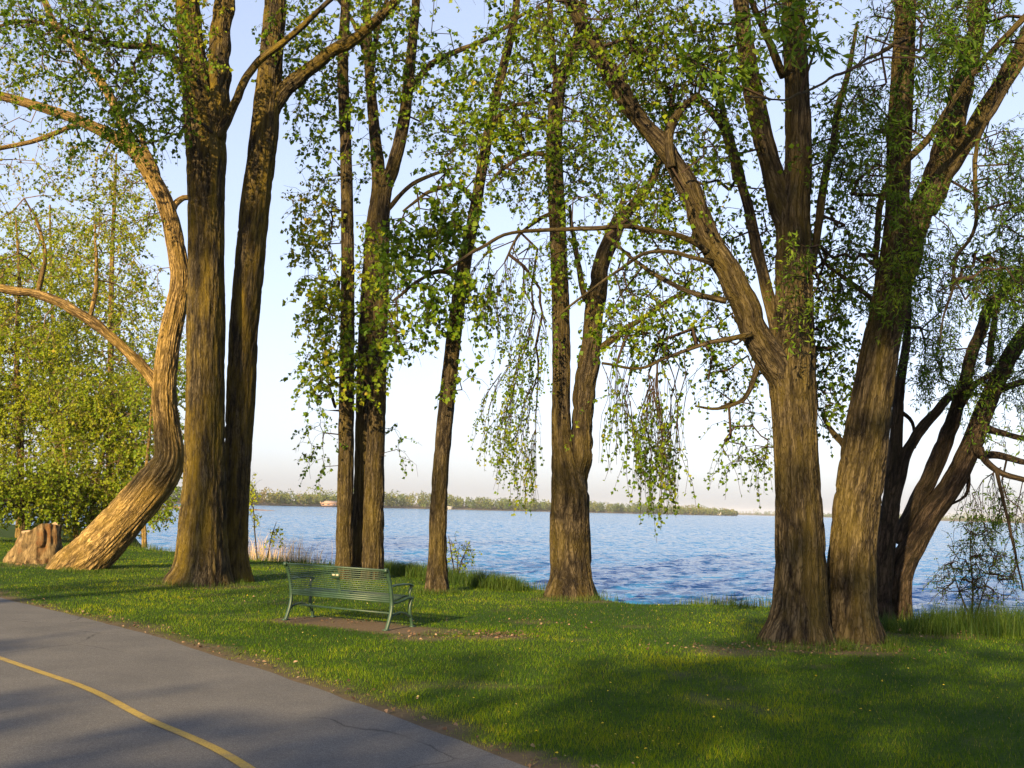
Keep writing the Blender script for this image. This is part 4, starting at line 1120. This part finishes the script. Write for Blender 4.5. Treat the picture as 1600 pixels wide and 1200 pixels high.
# ------------------------------------------------------------------ stump
def stump():
    b = on_ground(57, 880)
    t = empty("tree_stump", b)
    nS, nR = 72, 46
    th = np.linspace(0, 2 * math.pi, nS, endpoint=False)
    H = px_radius(b, 2) * 68
    V = []
    for i in range(nR):
        f = i / (nR - 1)
        ca, sa = np.cos(th), np.sin(th)
        top = H * (0.80 + 0.22 * smooth(-.6, .5, ca) + 0.10 * (noise3(ca * 2.5, sa * 2.5, 0, 3) - .5))
        z = top * f
        rad = .40 + (.30 * smooth(.3, -1, ca) + .10) * (1 - f) ** 1.2 + .20 * np.exp(-z / .12) * (noise3(ca * 3, sa * 3, 1, 9))
        rad = rad * (1 + .22 * (fbm(ca * 2.2, sa * 2.2, z * 2.5, 3, 15) - .5)) + .10 * (1 - np.abs(2 * noise3(ca * 5, sa * 5, z * 1.4, 17) - 1)) + .05 * (noise3(ca * 11, sa * 11, z * 3.5, 27) - .5)
        rad = rad * (1 - 0.16 * smooth(.75, .95, noise3(ca * 3 + 4, sa * 3, z * 3, 23) + .25))
        V.append(np.stack([b[0] + .06 + rad * ca, b[1] + rad * sa * .85, b[2] - .05 + z], 1))
    V = np.array(V)
    ii = np.arange(nS * nR).reshape(nR, nS); nx_ = np.roll(ii, -1, 1)
    Q = np.stack([ii[:-1], nx_[:-1], nx_[1:], ii[1:]], -1).reshape(-1, 4)
    flat = V.reshape(-1, 3)
    m, nt, out = new_mat("rotten_wood")
    tc = N(nt, "ShaderNodeTexCoord")
    mp = N(nt, "ShaderNodeMapping"); mp.inputs["Scale"].default_value = (1, 1, .3)
    nt.links.new(tc.outputs["Object"], mp.inputs[0])
    n1 = noise_tex(nt, mp.outputs[0], 9, 6, .7); n2 = noise_tex(nt, tc.outputs["Object"], 2.4, 4, .6)
    c = ramp(nt, n1, [(.32, (.015, .011, .007)), (.5, (.12, .085, .042)), (.70, (.26, .19, .095))])
    c = mixc(nt, ramp(nt, n2, [(.5, (0, 0, 0)), (.68, (.85, .85, .85))]), c, (.12, .048, .014))
    principled(nt, out, c, .95, .1, n1, .9, .06)
    add_obj("stump_body", make_mesh("stump_body", flat, quads=Q, smooth=True), m, t)
    top = V[-1]; cen = top.mean(0) - np.array([0, 0, .03])
    rings = [top]
    for f in (.8, .5, .2): 
        rr = cen + (top - cen) * f; rr[:, 2] += .04 * (noise3(rr[:, 0] * 9, rr[:, 1] * 9, f, 4) - .6)
        rings.append(rr)
    W = np.concatenate(rings + [cen[None]])
    jj = np.arange(nS * 4).reshape(4, nS); jn = np.roll(jj, -1, 1)
    Q2 = np.stack([jj[:-1], jn[:-1], jn[1:], jj[1:]], -1).reshape(-1, 4)
    T2 = np.stack([jj[-1], jn[-1], np.full(nS, 4 * nS)], -1)
    add_obj("cut_top", make_mesh("cut_top", W, tris=T2, quads=Q2), plain_mat("cut_wood", (.28, .2, .12), .9, .1, .3, 30, .4), t)
    # rubble of rotten chips round the foot
    g = np.random.default_rng(5)
    v, f = ico(1)
    for k in range(16):
        a = g.uniform(math.pi, 2 * math.pi); r = g.uniform(.6, 1.3)
        s = g.uniform(.03, .085)
        p = b + np.array([r * math.cos(a) * 1.2 + .3, r * math.sin(a) * .7, s * .35])
        vv = v * s * np.array([1.5, .9, .7]) * (1 + .5 * (noise3(v[:, 0] * 2 + k, v[:, 1] * 2, v[:, 2] * 2, 3)[:, None] - .5)) + p
        add_obj("wood_chip", make_mesh("wood_chip", vv, tris=f), m, t)
    tag(t, "weathered rotten tree stump on the lawn at the left edge", "stump")


stump()

# ------------------------------------------------------------------ bench
def sweep(path, w, t, up=(0, 0, 1)):
    """Rectangular bar swept along a local path; w across (x), t thickness in the bending plane."""
    P = catmull(np.asarray(path, float), .025)
    T = norm(np.gradient(P, axis=0))
    X = np.repeat(np.array([[1.0, 0, 0]]), len(P), 0)
    Nn = norm(np.cross(T, X))
    ch = min(w, t) * .22
    prof = [(-w / 2 + ch, -t / 2), (w / 2 - ch, -t / 2), (w / 2, -t / 2 + ch), (w / 2, t / 2 - ch), (w / 2 - ch, t / 2), (-w / 2 + ch, t / 2), (-w / 2, t / 2 - ch), (-w / 2, -t / 2 + ch)]
    V = np.stack([P + a * X + b_ * Nn for a, b_ in prof], 1)
    n, k = V.shape[:2]
    ii = np.arange(n * k).reshape(n, k); nx_ = np.roll(ii, -1, 1)
    Q = np.stack([ii[:-1], nx_[:-1], nx_[1:], ii[1:]], -1).reshape(-1, 4)
    return V.reshape(-1, 3), Q, [list(ii[0][::-1]), list(ii[-1])]


def box_v(x0, x1, y0, y1, z0, z1):
    V = np.array([(x, y, z) for x in (x0, x1) for y in (y0, y1) for z in (z0, z1)], float)
    F = np.array([(0, 1, 3, 2), (4, 6, 7, 5), (0, 4, 5, 1), (2, 3, 7, 6), (0, 2, 6, 4), (1, 5, 7, 3)])
    return V, F


def build_bench():
    t = empty("park_bench", (BL[0], BL[1], 0.0))
    ang = math.atan2(BX[1], BX[0])
    t.rotation_euler = (0, 0, ang)
    m, nt, out = new_mat("green_enamel")
    tc = N(nt, "ShaderNodeTexCoord")
    n1 = noise_tex(nt, tc.outputs["Object"], 7, 5, .65); n2 = noise_tex(nt, tc.outputs["Object"], 60, 3, .6)
    c = ramp(nt, n1, [(.3, (.010, .030, .018)), (.7, (.022, .052, .028))])
    c = mixc(nt, ramp(nt, n2, [(.62, (0, 0, 0)), (.78, (.5, .5, .5))]), c, (.17, .16, .10))
    principled(nt, out, c, .5, .45, n2, .15, .004)
    green = m
    Lb = BENCH_LEN

    def part(name, VQ, mat=green, parent=t):
        V, Q, caps = VQ
        o = add_obj(name, make_mesh(name, V, quads=Q, faces=caps), mat)
        o.parent = parent
        return o

    def boxp(name, *a, mat=green, parent=t):
        V, F = box_v(*a)
        o = add_obj(name, make_mesh(name, V, quads=F), mat); o.parent = parent
        return o

    rear = [(0, -.03, 0), (0, .0, .06), (0, .055, .2), (0, .075, .33), (0, .06, .46), (0, .02, .62), (0, -.035, .76), (0, -.06, .815)]
    R = catmull(np.array(rear), .01)

    def back_y(z): return float(np.interp(z, R[:, 2], R[:, 1]))
    for x in (0.02, Lb - 0.02):
        def sh(pts): return [(x, y, z) for _, y, z in pts]
        leg = part("rear_leg", sweep(sh(rear), .05, .04))
        boxp("foot", x - .03, x + .03, -.075, .03, 0.0, .022, parent=leg)
        fl = part("front_leg", sweep(sh([(0, .56, 0), (0, .545, .08), (0, .50, .2), (0, .49, .3), (0, .525, .40)]), .045, .034))
        boxp("foot", x - .03, x + .03, .53, .60, 0.0, .022, parent=fl)
        part("seat_rail", sweep(sh([(0, .065, .37), (0, .16, .365), (0, .30, .385), (0, .45, .415), (0, .55, .40)]), .045, .034))
        part("armrest", sweep(sh([(0, .035, .585), (0, .14, .60), (0, .30, .605), (0, .46, .60), (0, .53, .575)]), .062, .024))
        part("arm_support", sweep(sh([(0, .50, .41), (0, .475, .48), (0, .50, .545), (0, .505, .585)]), .035, .024))
        part("leg_brace", sweep(sh([(0, .05, .15), (0, .12, .20), (0, .26, .225), (0, .40, .20), (0, .50, .15)]), .032, .024))
        part("scroll", sweep(sh([(0, -.06, .81), (0, -.085, .83), (0, -.10, .815), (0, -.09, .79)]), .05, .026))
    # back slats
    zs = list(np.linspace(.785, .47, 12))
    for z in zs:
        y = back_y(z) - .018
        boxp("back_slat", .045, Lb - .045, y - .005, y + .006, z - .0058, z + .0058)
    for z in (.435, .405, .378):
        y = back_y(z) - .014
        boxp("back_slat", .045, Lb - .045, y - .006, y + .010, z - .0125, z + .0125)
    boxp("top_rail", .035, Lb - .035, back_y(.808) - .028, back_y(.808) + .008, .8, .824)
    for k in range(9):
        y = .115 + k * .05
        z = float(np.interp(y, [.065, .16, .3, .45, .55], [.37, .365, .385, .415, .40])) + .026
        boxp("seat_slat", .045, Lb - .045, y - .016, y + .016, z - .008, z + .008)
    # centre strap, plaque plate with two small plaques, stretcher
    xm = Lb * .5
    part("centre_strap", sweep([(xm, back_y(z) + .002, z) for z in (.38, .45, .55, .65, .74, .80)], .05, .012))
    yb = back_y(.70) - .032
    pl = boxp("plaque_plate", xm - .075, xm + .075, yb - .006, yb, .655, .73)
    pm = plain_mat("pale_plaque", (.34, .29, .2), .5, .4, .1, 40, .05)
    pl_z = .70
    for dx in (-.055, .012):
        boxp("plaque", xm + dx, xm + dx + .046, yb - .011, yb - .0065, pl_z - .011, pl_z + .011, mat=pm, parent=pl)
    yb2 = back_y(.60) - .03
    boxp("white_tag", Lb * .235, Lb * .235 + .016, yb2 - .006, yb2, .59, .612, mat=pm)
    boxp("stretcher", .03, Lb - .03, .263, .297, .19, .212)
    tag(t, "green slatted metal park bench seen from behind, facing the lake", "bench")


build_bench()

# ------------------------------------------------------------------ small far things
def far_house(label, px, D, w, d, h, wall, roofc, z0=1.2):
    p = far_point(px, D)
    t = empty("far_house", (p[0], p[1], WATER_Z + z0 - .6))
    V, F = box_v(-w / 2, w / 2, -d / 2, d / 2, 0, h)
    o = add_obj("wall", make_mesh("wall", V, quads=F), plain_mat("house_wall", wall, .8, .2, .08, .5, .05)); o.parent = t
    rv = np.array([(-w / 2 - .5, -d / 2 - .5, h), (w / 2 + .5, -d / 2 - .5, h), (w / 2 + .5, d / 2 + .5, h), (-w / 2 - .5, d / 2 + .5, h), (-w / 2 - .5, 0, h + d * .35), (w / 2 + .5, 0, h + d * .35)], float)
    o = add_obj("roof", make_mesh("roof", rv, tris=[(0, 4, 3), (1, 2, 5)], quads=[(0, 1, 5, 4), (2, 3, 4, 5), (3, 2, 1, 0)]), plain_mat("house_roof", roofc, .8, .2, .1, .5, .05)); o.parent = t
    for k in range(3):
        x = -w / 2 + w * (k + .5) / 3
        V, F = box_v(x - w * .07, x + w * .07, -d / 2 - .06, -d / 2 + .02, h * .35, h * .75)
        o = add_obj("window", make_mesh("window", V, quads=F), plain_mat("house_window", (.05, .06, .08), .2, .5, .05, 1, 0)); o.parent = t
    t.rotation_euler = (0, 0, math.atan2(p[1], p[0]) - math.pi / 2)
    tag(t, label, "house", "small houses on the far shore")


far_house("long pinkish building at the waterline of the far shore, left of the three stems", 513, 765, 11.5, 5, 2.1, (.27, .17, .13), (.27, .20, .17))
far_house("tiny pale cottage at the far waterline near the slim trunk", 703, 885, 3.4, 3, 1.6, (.36, .34, .32), (.25, .25, .25), .8)
far_house("tiny reddish roofed cottage on the far shore right of the forked tree", 1006, 1165, 5, 4, 2.2, (.6, .42, .36), (.45, .18, .12))
far_house("tiny pale house at the tip of the far shore", 1123, 1300, 6, 5, 2.6, (.72, .68, .62), (.4, .36, .34))


def spit():
    cen = far_point(395, 318)
    d = norm(cen); sd_ = np.array([d[1], -d[0]])
    V, nn = [], 26
    for i in range(nn):
        f = i / (nn - 1); x = -26 + f * 33
        wdt = 3.5 * math.sqrt(max(0, 1 - f)) + .3
        top = .75 * (1 - f) ** .5 * (0.6 + .8 * float(noise3(x * .8, 0, 0, 5)))
        for a, z in ((-1, -1.0), (-.6, top * .6), (0, top), (.6, top * .7), (1, -1.0)):
            q = cen + sd_ * x + d * (a * wdt)
            V.append((q[0], q[1], WATER_Z + z))
    ii = np.arange(nn * 5).reshape(nn, 5)
    Q = np.stack([ii[:-1, :-1], ii[1:, :-1], ii[1:, 1:], ii[:-1, 1:]], -1).reshape(-1, 4)
    tag(add_obj("headland", make_mesh("headland", np.array(V), quads=Q, smooth=True), plain_mat("spit_stones", (.17, .115, .08), .95, .1, .5, 1.2, .6)), "low stony spit reaching into the lake at left", "headland", kind="structure")
    # bushes on it
    for k, (px, top, seed, lab) in enumerate([(388, 752, 61, "yellow-green bush nearest the tip of the stony spit"), (370, 748, 62, "taller bush further back on the stony spit")]):
        Yk = float(cen[1]) - 2
        b = at(px, 796, Yk)
        t = empty("spit_bush", (b[0], b[1], WATER_Z + .3))
        P = np.array([(b[0], b[1], WATER_Z, .12), (b[0] + .1, b[1], WATER_Z + 2, .09), (b[0], b[1], WATER_Z + 4.5, .04)])
        C = catmull(P, .3)
        add_obj("trunk", trunk_mesh("trunk", C[:, :3], C[:, 3], seed), BARK_PALE, t)
        grow(t, list(C[:, :3]), list(C[:, 3]), [(px, (top + 790) / 2, 7, (790 - top) / 2, 0, 1.5, 60, 1.0, .2)], Yk, LEAF_YELLOW, TWIG_PALE, seed=seed, leaf_size=.3, gap=.08)
        tag(t, lab, "bush")


spit()
print("LEAVES", LEAF_TOTAL, "BLADES", NG)
